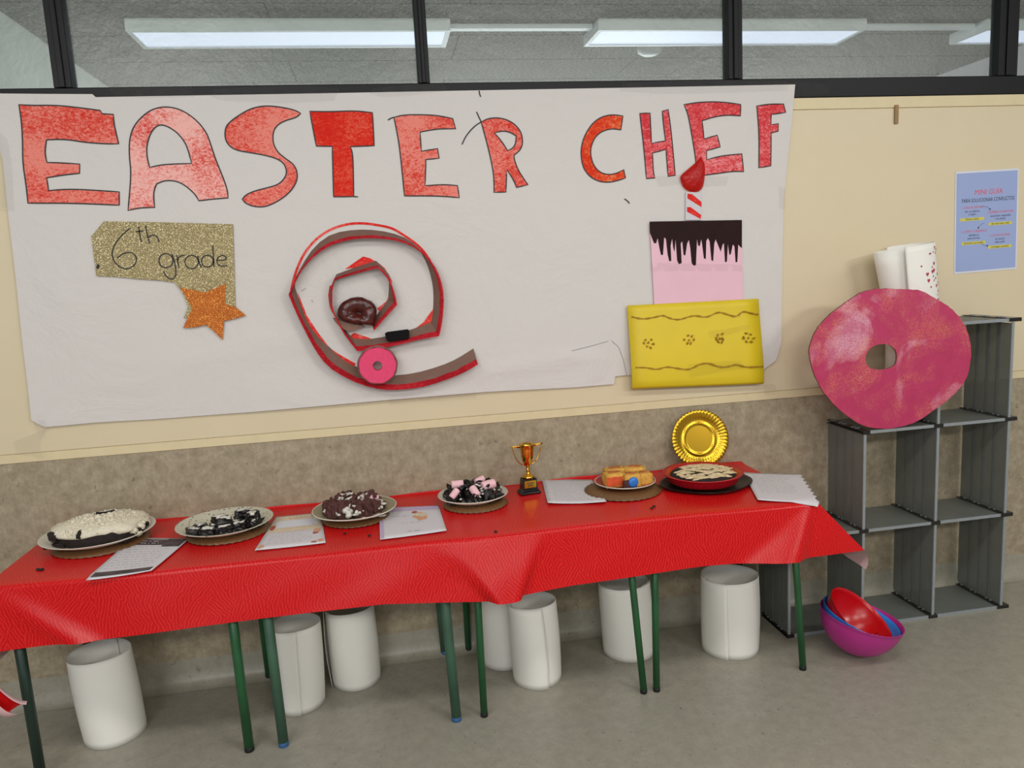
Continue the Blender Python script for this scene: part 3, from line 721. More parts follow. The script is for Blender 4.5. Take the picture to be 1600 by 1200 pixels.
# ------------------------------------------------ paper birthday cake
c5 = cropmap(900, 230, .35842)
cake = empty('paper_cake', (1.24, -.012, 1.01), 'birthday cake made of yellow, pink and brown card with a candle, taped below CHEF', 'decoration')
def under_cake(o): o.parent = cake; o.location = -cake.location; return o
pk = slab('upper_tier', c5([(318,328),(717,322),(724,680),(338,688)]), M['pink_card'], .0135, .0165)
under_cake(pk); pk['label'] = 'pink card tier with dark chocolate drips'
drip = [(317,325),(718,318),(718,440),(712,436),(702,424),(698,500),(691,502),(686,432),(678,424),(670,466),(664,470),(657,420),(653,498),(645,502),(640,418),(634,425),(626,455),(616,430),(604,402),(598,420),(593,496),(586,494),(578,410),(570,396),(563,410),(561,488),(553,484),(545,420),(541,400),(535,432),(528,428),(523,398),(518,514),(508,516),(500,505),(494,440),(488,404),(480,420),(472,472),(465,470),(459,410),(452,420),(456,505),(445,510),(437,495),(430,400),(425,455),(420,440),(415,398),(408,430),(411,495),(403,498),(396,470),(388,400),(380,394),(375,470),(367,470),(360,440),(352,396),(345,420),(336,418),(318,372)]
slab('chocolate_drip', c5(drip), M['choc_card'], .0165, .0178, pk)
o = tape([(1012,410),(1157,414),(1158,424),(1015,424)], '', .030, pk)
yl = c5([(218,690),(788,660),(796,830),(802,1015),(520,1028),(232,1038),(222,860)])
b = MB(); vs = []; fs = []; NU, NV = 2, 12
tl, tr, br, blc = [Vector((p[0], 0, p[1])) for p in (yl[0], yl[1], yl[3], yl[5])]
for j in range(NV+1):
    t = j/NV; yy = -.0195-.022*sstep(0, 1, t)-.004*math.sin(PI*t)
    for i in range(9):
        s_ = i/8; p = tl.lerp(tr, s_).lerp(blc.lerp(br, s_), t); p.y = yy-.002*math.sin(3*s_+2*t); vs.append(p)
for j in range(NV):
    for i in range(8): fs.append((j*9+i, (j+1)*9+i, (j+1)*9+i+1, j*9+i+1))
lo = len(vs)
for i in range(9):      # rounded fold under, returning to the wall
    s_ = i/8; p = blc.lerp(br, s_)
    vs.append(Vector((p.x, -.034, p.z-.010)))
for i in range(9):
    s_ = i/8; p = blc.lerp(br, s_); vs.append(Vector((p.x, -.018, p.z-.008)))
for i in range(8): fs.append((NV*9+i, lo+i, lo+i+1, NV*9+i+1)); fs.append((lo+i, lo+9+i, lo+10+i, lo+i+1))
b.add(vs, fs); yc = b.build('lower_tier', M['yellow_card'], smooth=True); solid(yc, .0022, 1)
under_cake(yc); yc['label'] = 'yellow folded card tier with gold glitter waves and flowers'
def YP(x, z):
    t = (yl[0][1]-z)/(yl[0][1]-yl[5][1]); t = max(0, min(1, t)); return Vector((x, -.0195-.022*sstep(0, 1, t)-.004*math.sin(PI*t)-.0055, z))
b = MB()
for wv in ([(235,738),(280,748),(330,742),(370,730),(400,745),(440,752),(480,738),(510,732),(560,742),(610,715),(650,728),(690,740),(715,712),(750,722),(785,728)], [(245,955),(290,955),(340,965),(380,950),(430,960),(480,965),(520,940),(560,935),(610,955),(650,950),(680,940),(720,955),(795,950)]):
    pts = [YP(*q) for q in c5(smooth_open(wv))]; b.tube(pts, [.0030+.0012*math.sin(i*1.9) for i in range(len(pts))], 6)
b.build('glitter_wave', M['dab'], yc)
for cx, cy in ((305, 852), (482, 835), (614, 832), (738, 828)):
    b = MB()
    for k in range(7):
        a = k*2*PI/6; r = 0 if k == 6 else 17; q = c5([(cx+r*math.cos(a)*random.uniform(.8, 1.3), cy+r*math.sin(a)*random.uniform(.8, 1.3))])[0]
        for e in range(3):
            qq = YP(q[0]+random.uniform(-.004, .004), q[1]+random.uniform(-.004, .004)); b.tube([qq+Vector((0, .001, 0)), qq-Vector((0, .003, 0))], [.0042, .002], 6)
    b.build('glitter_flower', M['dab'], yc)
b = MB()
tp = [YP(*q) for q in c5([(560,800),(640,790),(740,770),(742,790),(650,815),(570,830)])]; b.add([p-Vector((0, .001, 0)) for p in tp], [(0, 1, 2, 3, 4, 5)])
tp = [YP(*q) for q in c5([(470,940),(600,930),(700,925),(702,960),(600,975),(480,1000)])]; b.add([p-Vector((0, .001, 0)) for p in tp], [(0, 1, 2, 3, 4, 5)])
b.build('tape_strip', M['tape'], yc)
cd = slab('candle', c5([(475,196),(543,198),(543,318),(474,318)]), M['sheet'], .0135, .0155); under_cake(cd); cd['label'] = 'white candle with red diagonal stripes'
for s_ in ([(482,203),(503,206),(543,240),(543,262),(482,224)], [(480,262),(496,262),(542,297),(540,314),(480,282)]): slab('red_stripe', c5(s_), M['marker_red'], .0155, .0162, cd)
fl = c5(smooth_closed([(541,42),(560,78),(556,150),(547,182),(525,198),(495,196),(466,180),(452,150),(450,125),(490,92),(520,66)], 1, 60))
b = MB(); cc = (sum(p[0] for p in fl)/len(fl), sum(p[1] for p in fl)/len(fl)); n = len(fl); vs = []; fs = []
for sc, yy in ((1, -.0165), (.97, -.019), (.8, -.027), (.5, -.033), (.2, -.036)):
    for p in fl:
        x, z = cc[0]+(p[0]-cc[0])*sc, cc[1]+(p[1]-cc[1])*sc; j = mnoise.noise(Vector((x*60, sc*5, z*60)))*.005; vs.append((x, yy+j*(sc < .9), z))
for l in range(4):
    for k in range(n): fs.append((l*n+k, l*n+(k+1) % n, (l+1)*n+(k+1) % n, (l+1)*n+k))
fs.append(tuple(4*n+k for k in range(n))); b.add(vs, fs); o = under_cake(b.build('flame', M['cello'], smooth=True)); o['label'] = 'crumpled red cellophane flame'

# ------------------------------------------------ poster and bracket on the wall
PX0, PX1, PZ0, PZ1 = 2.391, 2.690, 1.386, 1.806
b = MB(); b.box((0, -.0012, 0), (PX1-PX0, 0, PZ1-PZ0)); po = b.build('poster', M['poster_white']); po.location = (PX0, -.001, PZ0); po.rotation_euler = (0, math.radians(-1.2), 0)
tag(po, 'blue poster with small Spanish handwriting on the wall at the right', 'poster')
b = MB(); b.box((.006, -.0018, .008), (.293, -.0008, .412)); b.build('blue_print', M['poster_blue'], po)
def text_mesh(body, size, mat, parent, x, z, y=-.0022, align='CENTER', sx=1.0, shear=0, bold=0, rot=0, plane='XZ', name='printed_text'):
    cu = bpy.data.curves.new('t', 'FONT'); cu.body = body; cu.size = size; cu.align_x = align; cu.shear = shear; cu.offset = bold; cu.resolution_u = 2; cu.space_line = 1.0
    tmp = bpy.data.objects.new('t', cu); COL.objects.link(tmp); dg = bpy.context.evaluated_depsgraph_get(); me = bpy.data.meshes.new_from_object(tmp.evaluated_get(dg))
    bpy.data.objects.remove(tmp); me.name = name; me.materials.clear(); me.materials.append(mat)
    for v in me.vertices:
        a, c = v.co.x*sx, v.co.y
        ca, sa = math.cos(rot), math.sin(rot); a, c = a*ca-c*sa, a*sa+c*ca
        v.co = (x+a, y, z+c) if plane == 'XZ' else (x+a, z+c, y)
    o = bpy.data.objects.new(name, me); COL.objects.link(o); o.parent = parent; return o
PW, PH = .299, .420
def pl(u, v): return (u*PW, PH*(1-v))
def ptext(s, u, v, size, mat, **k): x, z = pl(u, v); return text_mesh(s, size, M[mat], po, x, z, **k)
ptext('MINI GUÍA', .52, .235, .030, 'red_ink', sx=.95, shear=.15)
ptext('PARA SOLUCIONAR CONFLICTOS', .52, .305, .0225, 'ink', sx=.72)
blocks = [(.27, .365, '1. CUIDA EL DETALLE', 'alto, no explotes\ny respira', '¡Primero calma!'), (.72, .425, '2. EXPRESA TU EMOCIÓN', 'escuchando respetando\na los demás', '¡Sin interrumpir nada!'),
          (.30, .600, '3. ¿CÓMO LO RESUELVO?', 'identifica tu\npunto de vista', 'Entiende lo que sientes'), (.72, .655, '4. LAS SOLUCIONES', 'sin insultos\nsaber pedir', '¡Conseguir acuerdos!')]
for u, v, a, c, d in blocks:
    ptext(a, u, v, .0135, 'red_ink', sx=.80); ptext(c, u, v+.036, .0125, 'ink', sx=.82)
    x, z = pl(u, v+.112); bb2 = MB(); bb2.box((x-.056, -.0023, z-.003), (x+.056, -.0019, z+.009)); bb2.build('highlight_bar', M['highlight'], po)
    ptext(d, u, v+.112, .0115, 'ink', sx=.86, y=-.0027)
b = MB()
for pts in ([(.40,.352),(.50,.355),(.55,.385)], [(.46,.515),(.40,.53),(.37,.56)], [(.42,.70),(.45,.735),(.52,.745)]):
    ribbon(b, [pl(*q) for q in smooth_open(pts)], .0012, lambda a, c: Vector((a, -.0023, c)))
    e = pl(*pts[-1]); b.add([(e[0]-.004, -.0023, e[1]+.004), (e[0]+.004, -.0023, e[1]+.003), (e[0], -.0023, e[1]-.005)], [(0, 1, 2)])
b.build('arrow_print', M['ink'], po)
b = MB(); b.box((2.096, -.009, 2.003), (2.112, -.002, 2.076)); o = bevel(b.build('wall_bracket', M['wood_clip']), .0015); tag(o, 'small brown upright bracket high on the cream wall', 'bracket')

# ================================================================== THINGS ON THE TABLE
CT = CZT + .0015
def sheet(name, pix, label, mat, curl=0.0, n=10, torn=False):
    """paper lying on the cloth; corner pixels: front-left, back-left, back-right, front-right"""
    P = [T(px, py, CT+.002) for px, py in pix]; c = sum(P, Vector())/4
    q = [Vector((p.x-c.x, p.y-c.y)) for p in P]
    def f(u, v):
        a = q[0].lerp(q[3], u).lerp(q[1].lerp(q[2], u), v)
        lift = .0010+curl*((1-v)**4*.4*(u-.5)**2*4+(1-u)**6*v*.3)
        X, Y = a.x+c.x, a.y+c.y
        z = CT+.0016+lift
        if Y < CYF-.004: z -= (CYF-.004-Y)*.45
        return Vector((a.x, a.y, z))
    b = MB(); vs = [f(i/n, j/n) for j in range(n+1) for i in range(n+1)]
    if torn:
        for j in range(n+1): vs[j*(n+1)+n].x += .006*((j % 2)*2-1)
    b.add(vs, [(j*(n+1)+i, j*(n+1)+i+1, (j+1)*(n+1)+i+1, (j+1)*(n+1)+i) for j in range(n) for i in range(n)])
    o = b.build(name, mat, None, True); o.location = (c.x, c.y, 0); solid(o, .0004, 1)
    tag(o, label, 'paper')
    def F(u, v, off=.0006): p = f(u, v); return Vector((p.x, p.y, p.z+off))
    return o, F
def patch(F, u0, u1, v0, v1, mat, parent, name='printed_patch', n=6, off=.0007):
    b = MB(); vs = [F(u0+(u1-u0)*i/n, v0+(v1-v0)*j/n, off) for j in range(n+1) for i in range(n+1)]
    b.add(vs, [(j*(n+1)+i, j*(n+1)+i+1, (j+1)*(n+1)+i+1, (j+1)*(n+1)+i) for j in range(n) for i in range(n)]); return b.build(name, mat, parent)
def writing(F, rows, u0, u1, v0, v1, mat, parent, h=.012, wd_=.0013, seed=1, ragged=.25, name='written_lines'):
    rr = random.Random(seed); b = MB()
    for k in range(rows):
        v = v1+(v0-v1)*k/max(1, rows-1); u = u0+rr.uniform(0, .03); end = u1-rr.uniform(0, ragged)*(u1-u0)
        while u < end:
            wl_ = rr.uniform(.03, .11); pts = []; m = max(3, int(wl_/.009))
            for i in range(m): pts.append((u+wl_*i/m, v+h*rr.uniform(-.5, .5)))
            n_ = len(pts); L = [F(p[0], p[1]+wd_*2, .0009) for p in pts]; R = [F(p[0], p[1]-wd_*2, .0009) for p in pts]
            b.add(L+R, [(i, i+1, n_+i+1, n_+i) for i in range(n_-1)]); u += wl_+.022
    return b.build(name, mat, parent)
s1, F1 = sheet('recipe_sheet', [(134, 906), (209, 840), (296, 842), (237, 893)], 'white recipe sheet with dark photo header and footer, overhanging the front edge at the left', M['sheet'], .006)
patch(F1, .03, .68, .79, .95, M['photo_dark'], s1, 'photo_header'); patch(F1, .66, .97, .74, .97, M['photo_dark'], s1, 'photo_header', off=.0009)
patch(F1, .04, .95, .03, .13, M['photo_dark'], s1, 'photo_footer'); writing(F1, 2, .22, .62, .84, .90, M['sheet'], s1, .012, .003, 5)
writing(F1, 9, .08, .9, .20, .74, M['grey_ink'], s1, .012, .0012, 2)
s2, F2 = sheet('recipe_sheet', [(398, 861), (431, 808), (501, 801), (509, 849)], 'cream recipe sheet with rust-red drawings in its corners beside the dotted plate', M['sheet'], .003)
patch(F2, .03, .97, .45, .97, M['beige_print'], s2); patch(F2, .1, .92, .60, .82, M['poster_white'], s2, off=.0009)
writing(F2, 2, .3, .75, .88, .92, M['rust_print'], s2, .02, .002, 3); writing(F2, 6, .1, .85, .55, .80, M['orange_print'], s2, .014, .0016, 4); writing(F2, 7, .1, .82, .14, .46, M['grey_ink'], s2, .012, .0010, 6)
def blob(F, u, v, ru, rv, mat, parent, name='drawing_print', off=.0011, n=14, seed=0):
    rr = random.Random(seed); b = MB(); vs = [F(min(.99, max(.01, u)), min(.99, max(.01, v)), off)]
    for k in range(n):
        a = 2*PI*k/n; q = rr.uniform(.65, 1.15); vs.append(F(min(.99, max(.01, u+ru*q*math.cos(a))), min(.99, max(.01, v+rv*q*math.sin(a))), off))
    b.add(vs, [(0, 1+k, 1+(k+1) % n) for k in range(n)]); return b.build(name, mat, parent)
for k, (u, v, a, c) in enumerate(((.88, .93, .10, .05), (.90, .42, .07, .06), (.86, .34, .05, .04), (.93, .10, .06, .04), (.84, .07, .05, .03), (.06, .08, .05, .05), (.08, .62, .05, .09))): blob(F2, u, v, a, c, M['rust_print'] if k % 2 == 0 else M['orange_print'], s2, seed=k)
s3, F3 = sheet('recipe_sheet', [(594, 844), (592, 794), (685, 790), (698, 830)], 'lilac and white recipe sheet with a small cake drawing', M['sheet'], .003)
patch(F3, .01, .99, .84, .98, M['lilac'], s3); patch(F3, .01, .06, .02, .84, M['lilac'], s3, off=.0008)
blob(F3, .66, .62, .13, .15, M['orange_print'], s3, seed=3); blob(F3, .70, .66, .12, .09, M['beige_print'], s3, off=.0014, seed=4); blob(F3, .58, .77, .05, .04, M['rust_print'], s3, off=.0014, seed=5)
writing(F3, 1, .22, .50, .66, .66, M['grey_ink'], s3, .015, .002, 8, .05); writing(F3, 1, .34, .68, .42, .42, M['grey_ink'], s3, .015, .002, 9, .05); writing(F3, 1, .4, .56, .14, .14, M['grey_ink'], s3, .02, .003, 10, .05)
s4, F4 = sheet('recipe_sheet', [(856, 788), (846, 748), (925, 750), (948, 786)], 'white handwritten punched sheet beside the trophy', M['sheet'], .012)
writing(F4, 12, .14, .92, .12, .88, M['grey_ink'], s4, .02, .0011, 11, .3)
for v in (.9, .65, .4, .15): blob(F4, .05, v, .008, .012, M['ink'], s4, 'punched_hole', seed=2, n=8)
s6, F6 = sheet('recipe_sheet', [(1184, 783), (1161, 739), (1250, 741), (1280, 786)], 'white handwritten notebook page with torn right edge at the right end of the cloth', M['sheet'], .010, 16, True)
writing(F6, 11, .12, .82, .30, .90, M['grey_ink'], s6, .02, .0012, 12, .3)

def plate(cx, cy, r, label, mat, zb=CT, h=.020, dotted=True, name='plate'):
    prof = [(0, .004), (r*.62, .004), (r*.70, .007), (r*.97, h), (r, h+.0008), (r*1.0, h-.001), (r*.70, .003), (r*.62, 0), (0, 0)]
    o = MB().lathe(prof, 64).build(name, mat, None, True); fixn(o); o.location = (cx, cy, zb); tag(o, label, 'plate'); return o
def under(cx, cy, r, label):  # card base; under most plates its brown also paints their reflection on the cloth
    n = 72
    def fl_(rr, z, a): return rr, z+(.0012*math.cos(36*a) if rr > r*.75 else 0)
    prof = [(0, .012), (r*.70, .012), (r*.80, .010), (r, .002), (r, .0008), (r*.8, .0085), (r*.7, .0105), (0, .0105)]
    o = MB().lathe(prof, 144, fn=fl_).build('card_plate', M['under_plate'], None, True); fixn(o); o.location = (cx, cy, CT+.001); tag(o, label, 'plate'); return o
ZP = CT+.0135
pl1 = (-1.000, -.200, .178); pl2 = (-.585, -.225, .160); pl3 = (-.146, -.215, .146); pl4 = (.281, -.185, .127); pl5 = (.860, -.195, .113)
under(pl1[0]+.012, pl1[1]-.014, .150, 'brown card plate under the cream-topped cake plate'); under(pl2[0]+.012, pl2[1]-.010, .138, 'brown card plate under the dotted plate'); under(pl3[0]+.004, pl3[1]-.008, .118, 'brown card plate under the olive plate')
under(pl4[0]+.006, pl4[1]-.018, .118, 'brown card plate under the marshmallow cake plate'); under(pl5[0]-.018, pl5[1]-.024, .145, 'wide brown card plate under the yellow cake plate')
plate(*pl1, 'pale shallow plate holding the cream-topped chocolate cake at the left end', M['plate_white'], ZP, .026)
plate(*pl2, 'pale plate with grey dots holding black iced cake pieces', M['plate'], ZP, .024)
plate(*pl3, 'olive-grey plate with pale rim holding the brown chunky cake', M['plate_olive'], ZP, .022)
p4 = plate(*pl4, 'white rimmed plate holding the marshmallow cake', M['plate_white'], ZP, .022)
plate(*pl5, 'red plate with twisted white rim holding the yellow cake', M['dish_red'], ZP, .016)
for pp, h_, nm in ((pl3, .0225, 0), (pl4, .0225, 1), (pl5, .0165, 2)):
    ring = [(pp[2]*math.cos(a), pp[2]*math.sin(a), h_+(.0006*math.cos(60*a) if nm else 0)) for a in [2*PI*i/120 for i in range(120)]]
    par = [o for o in COL.objects if o.name.startswith('plate') and abs(o.location.x-pp[0]) < 1e-4 and abs(o.location.y-pp[1]) < 1e-4][0]
    MB().tube(ring, .0022, 6, True).build('rim', M['plate_white'], par, True)

def lump(mb, c, s, seed=0, n=3, amp=.25, sq=0, rotz=0.0):
    """noisy rounded block; s = half sizes"""
    bm = bmesh.new(); bmesh.ops.create_cube(bm, size=2); bmesh.ops.subdivide_edges(bm, edges=bm.edges, cuts=n, use_grid_fill=True)
    ca, sa = math.cos(rotz), math.sin(rotz)
    for v in bm.verts:
        p = v.co.copy(); q = p.normalized()*1.25; p = q.lerp(p, sq)
        k = 1+amp*mnoise.noise(Vector((p.x*2+seed*3.1, p.y*2-seed, p.z*2+seed)))
        p = Vector((p.x*s[0], p.y*s[1], p.z*s[2]))*k; v.co = Vector((c[0]+p.x*ca-p.y*sa, c[1]+p.x*sa+p.y*ca, c[2]+p.z))
    bm.verts.index_update(); mb.add([v.co for v in bm.verts], [tuple(v.index for v in f.verts) for f in bm.faces]); bm.free()

# 1 cream-topped cake
cx, cy, r = pl1
t = empty('chocolate_cake', (cx, cy, ZP+.005), 'long dark chocolate cake buried under shaved whipped cream at the left end', 'cake', rz=math.radians(2))
b = MB(); NSEG = 40
prof_pts = []
ctrl = [(-.135, -.035), (-.10, -.082), (-.03, -.112), (.07, -.112), (.128, -.085), (.150, -.01), (.135, .07), (.07, .12), (-.02, .125), (-.09, .09), (-.13, .03)]
lp = smooth_closed(ctrl, 2, 80)
def stack(mb, lp, levels, seed, amp):
    n = len(lp); vs = []; fs = []
    for li, (z, s_) in enumerate(levels):
        for i, (x, y) in enumerate(lp):
            nn = mnoise.noise(Vector((x*28+seed, y*28, z*45)))*amp; vs.append((x*s_*(1+nn), y*s_*(1+nn), z+nn*.03))
    for l in range(len(levels)-1):
        for k in range(n): fs.append((l*n+k, l*n+(k+1) % n, (l+1)*n+(k+1) % n, (l+1)*n+k))
    fs.append(tuple(range(n))); fs.append(tuple((len(levels)-1)*n+k for k in reversed(range(n)))); mb.add(vs, fs)
stack(b, lp, [(.0, 1.0), (.016, 1.0), (.034, .99), (.040, .97)], 1, .06); fixn(b.build('sponge', M['choc'], t))
b = MB(); stack(b, lp, [(.030, 1.0), (.040, 1.025), (.052, .96), (.060, .78), (.066, .5), (.068, .2)], 3, .13)
rr = random.Random(5)
for k in range(420):
    a = rr.uniform(0, 2*PI); q = math.sqrt(rr.random()); x, y = lp[int(a/(2*PI)*len(lp)) % len(lp)]; x *= q*.98; y *= q*.98
    z = .040+.028*(1-q*q*.85); lump(b, (x, y, z), (rr.uniform(.004, .012), rr.uniform(.002, .005), rr.uniform(.003, .009)), k, 1, .6, 0, rr.uniform(0, 3))
for k in range(46):   # cream running down the left end and the back
    a = rr.uniform(1.8, 4.6); i = int((k/46*.62+.42)*len(lp)) % len(lp); x, y = lp[i]; lump(b, (x*1.01, y*1.01, rr.uniform(.006, .040)), (rr.uniform(.008, .016), .010, rr.uniform(.006, .014)), k+9, 1, .4, 0, a)
fixn(b.build('whipped_cream', M['cream_food'], t, True))
b = MB()
for (x, y, z, s_) in ((-.118, -.065, .036, (.026, .012, .012)), (.132, -.05, .02, (.018, .016, .012)), (.140, .0, .03, (.012, .02, .010)), (-.095, -.085, .008, (.022, .014, .009)), (-.02, -.105, .045, (.003, .02, .012)), (-.14, -.075, .004, (.008, .006, .004)), (.11, -.095, .008, (.014, .010, .008)), (.01, .03, .073, (.02, .004, .003)), (.035, .035, .074, (.012, .003, .003)), (-.01, .035, .072, (.005, .012, .003))):
    lump(b, (x, y, z), s_, int(x*999), 2, .4, .3, x*9)
b.build('chocolate_crumbs', M['choc'], t)

# 2 black iced pieces: every piece its own thing
cx, cy, r = pl2; rr = random.Random(3)
pcs = [(-.085, -.080, 0, .2), (-.040, -.088, 0, -.1), (.012, -.082, 0, .1), (.056, -.062, 0, .3), (-.072, -.042, 0, .5), (-.02, -.045, 0, -.2), (.030, -.035, 0, .2), (.086, -.022, 0, .5), (.105, -.045, 0, .9), (.052, .005, 0, .1), (.010, -.062, .022, .3), (-.010, -.035, .022, .6), (.060, .002, .024, .2), (.098, -.032, .022, .7)]
PL = ['at the left end of the front row', 'second in the front row of the dotted plate', 'third in the front row of the dotted plate', 'fourth in the front row of the dotted plate', 'at the left of the second row', 'second in the second row of the dotted plate', 'third in the second row of the dotted plate',
      'at the right of the second row', 'lowest at the right edge of the pile', 'rearmost of the bottom layer', 'stacked on top at the front middle', 'stacked on top at the left of the upper layer', 'stacked highest at the back of the pile', 'stacked on top at the right of the pile']
for i, (x, y, z, ra) in enumerate(pcs):
    o = empty('cake_piece', (cx+x, cy+y, ZP+.006+z), 'small black iced cake piece '+PL[i], 'cake', 'black cake pieces on the dotted plate', ra)
    b = MB(); lump(b, (0, 0, .012), (.023, .017, .013), i, 3, .75, .55); b.build('sponge', M['choc_glossy'], o)
    b = MB(); lump(b, (.003, -.002, .0255), (.016, .006, .003), i+20, 3, 1.2, .1, .3*(i % 5)-.5); lump(b, (-.004, .006, .0255), (.010, .004, .003), i+30, 2, 1.0, .1, .5); 
    if i % 2: lump(b, (-.006, -.012, .022), (.008, .004, .006), i+7, 1, .3)
    b.build('icing', M['syrup'], o, True)

# 3 brown chunky ring cake with a gap
cx, cy, r = pl3; rr = random.Random(8)
t = empty('chunky_cake', (cx, cy, ZP+.005), 'crumbled brown chocolate cake streaked with white sauce on the olive plate', 'cake')
b = MB(); b2 = MB(); b3 = MB()
for i in range(46):
    a = 2*PI*i/46+rr.uniform(-.1, .1)
    if -1.75 < ((a+PI) % (2*PI))-PI < -1.50: continue
    q = rr.uniform(.035, .080); hgt = rr.uniform(.014, .029); x, y = q*math.cos(a)*1.12, q*math.sin(a)
    lump(b, (x, y, hgt), (rr.uniform(.016, .026), rr.uniform(.013, .02), hgt), i, 3, .5, .35, rr.uniform(0, 3))
for i in range(40):
    a = rr.uniform(0, 2*PI); q = rr.uniform(.02, .072); lump(b, (q*math.cos(a)*1.12, q*math.sin(a), rr.uniform(.048, .060)), (rr.uniform(.006, .012), rr.uniform(.004, .008), rr.uniform(.005, .010)), i+60, 1, .6, .4, rr.uniform(0, 3))
for i in range(110):
    a = rr.uniform(PI, 2*PI) if i % 3 else rr.uniform(0, 2*PI); q = rr.uniform(.035, .094); z = .060-.80*max(0, q-.045)+rr.uniform(-.006, .004); lump(b2, (q*math.cos(a)*1.12, q*math.sin(a), max(.004, z)), (rr.uniform(.006, .017), rr.uniform(.002, .004), rr.uniform(.002, .007)), i, 1, .5, 0, rr.uniform(0, 3))
for i in range(9):
    lump(b2, (-.02+rr.uniform(-.010, .014), -.085+rr.uniform(-.01, .02), .012+.006*i/2), (.009, .007, .008), i, 1, .4)
for i in range(7): lump(b2, (rr.uniform(.02, .10), rr.uniform(-.085, -.06), .003), (.014, .010, .002), i, 1, .3)
b.build('sponge', M['brown_sponge'], t); b2.build('white_sauce', M['syrup'], t, True)
lump(b3, (.07, -.02, .052), (.016, .010, .008), 3, 2, .2); b3.build('pink_sweet', M['marsh'], t, True)

# 4 black cake with marshmallows
cx, cy, r = pl4; rr = random.Random(12)
t = empty('black_cake', (cx, cy, ZP+.005), 'jagged black chocolate cake drizzled with white icing beside the trophy', 'cake')
b = MB(); b2 = MB()
for i in range(44):
    a = rr.uniform(0, 2*PI); q = math.sqrt(rr.random())*.094; hgt = .012+.012*(1-q/.094)+rr.uniform(0, .006)
    lump(b, (q*math.cos(a)*1.1, q*math.sin(a), hgt), (rr.uniform(.014, .024), rr.uniform(.012, .018), hgt), i, 2, .6, .4, rr.uniform(0, 3))
for i in range(14):
    a = rr.uniform(0, 2*PI); q = rr.uniform(.02, .09); b.tube(smooth_open([(q*math.cos(a)+.018*math.cos(j*1.1+i), q*math.sin(a), .042+.020*math.sin(j*.9)-.25*max(0, q-.05)) for j in range(4)]), .0035, 6)
for i in range(34):
    a = rr.uniform(PI*.9, PI*2.1); q = rr.uniform(.02, .092); lump(b2, (q*math.cos(a)*1.1, q*math.sin(a), .050-.42*max(0, q-.03)+rr.uniform(-.004, .004)), (rr.uniform(.004, .013), rr.uniform(.0025, .005), rr.uniform(.002, .005)), i, 1, .5, 0, rr.uniform(0, 3))
b.build('sponge', M['choc_glossy'], t); b2.build('white_icing', M['syrup'], t, True)
def marsh(x, y, z, rz, tilt, label, s_=1):
    o = MB().tube([(-.019*s_, 0, 0), (-.0175*s_, 0, 0), (.0175*s_, 0, 0), (.019*s_, 0, 0)], [.0095*s_, .0125*s_, .0125*s_, .0095*s_], 16).build('marshmallow', M['marsh'], None, True); bevel(o, .002)
    o.location = (cx+x, cy+y, ZP+.005+z); o.rotation_euler = (0, tilt, rz); tag(o, label, 'sweet')
marsh(-.056, -.012, .060, .05, 0, 'pink marshmallow lying on the left of the black cake, uppermost', 1.15)
marsh(-.072, -.060, .040, .5, -.7, 'pink marshmallow half sunk in the lower left of the black cake')
marsh(.000, -.072, .044, -1.0, .7, 'pale pink marshmallow standing at the front middle of the black cake', 1.1)
marsh(.056, -.030, .052, .25, -.1, 'large pink marshmallow on the right of the black cake', 1.35)
marsh(.030, .020, .058, .5, -.2, 'pink marshmallow at the back right of the black cake')

# 5 yellow cake in cut pieces
cx, cy, r = pl5
yp = [(-.052, -.022, 0, .05, (.036, .028, .026), 'yellow cake piece with an orange side at the left of the red plate'), (.012, -.046, 0, -.05, (.032, .024, .024), 'yellow cake piece with a blue sweet in its front'),
      (.062, -.034, 0, .12, (.026, .026, .022), 'plain yellow cake piece at the right of the red plate'), (-.030, .030, .002, .2, (.040, .026, .026), 'browned yellow cake piece at the back left of the red plate'), (.044, .024, .002, -.1, (.040, .026, .026), 'browned yellow cake piece at the back right of the red plate')]
for i, (x, y, z, rz, s_, lb) in enumerate(yp):
    t = empty('sponge_piece', (cx+x, cy+y, ZP+.006+z), lb, 'cake', None, rz)
    b = MB(); lump(b, (0, 0, s_[2]), s_, i+4, 4, .14, .85); b.build('sponge', M['sponge_y'], t, True)
    b = MB(); lump(b, (0, .004, s_[2]*2.02), (s_[0]*.55, s_[1]*.4, .003), i, 2, .5, 0); b.build('browned_crust', plain('browned_crust', (168, 96, 40), .7, vary=.2, scale=60) if i == 0 else bpy.data.materials['browned_crust'], t, True)
    if i == 0: b = MB(); lump(b, (-.004, -s_[1]*.80, s_[2]*.95), (s_[0]*.86, .008, s_[2]*.66), 3, 3, .1, .8); b.build('orange_side', M['sponge_o'], t)
    if i == 1:
        b = MB(); lump(b, (0, -s_[1]*1.0, s_[2]*.85), (.018, .008, .017), 3, 3, .1, .1, .3); b.build('blue_sweet', M['blue_sweet'], t, True)
        b = MB(); lump(b, (-.026, -s_[1]*.9, s_[2]*.7), (.012, .008, .014), 6, 2, .4, .4); b.build('chocolate_streak', M['brown_sponge'], t)

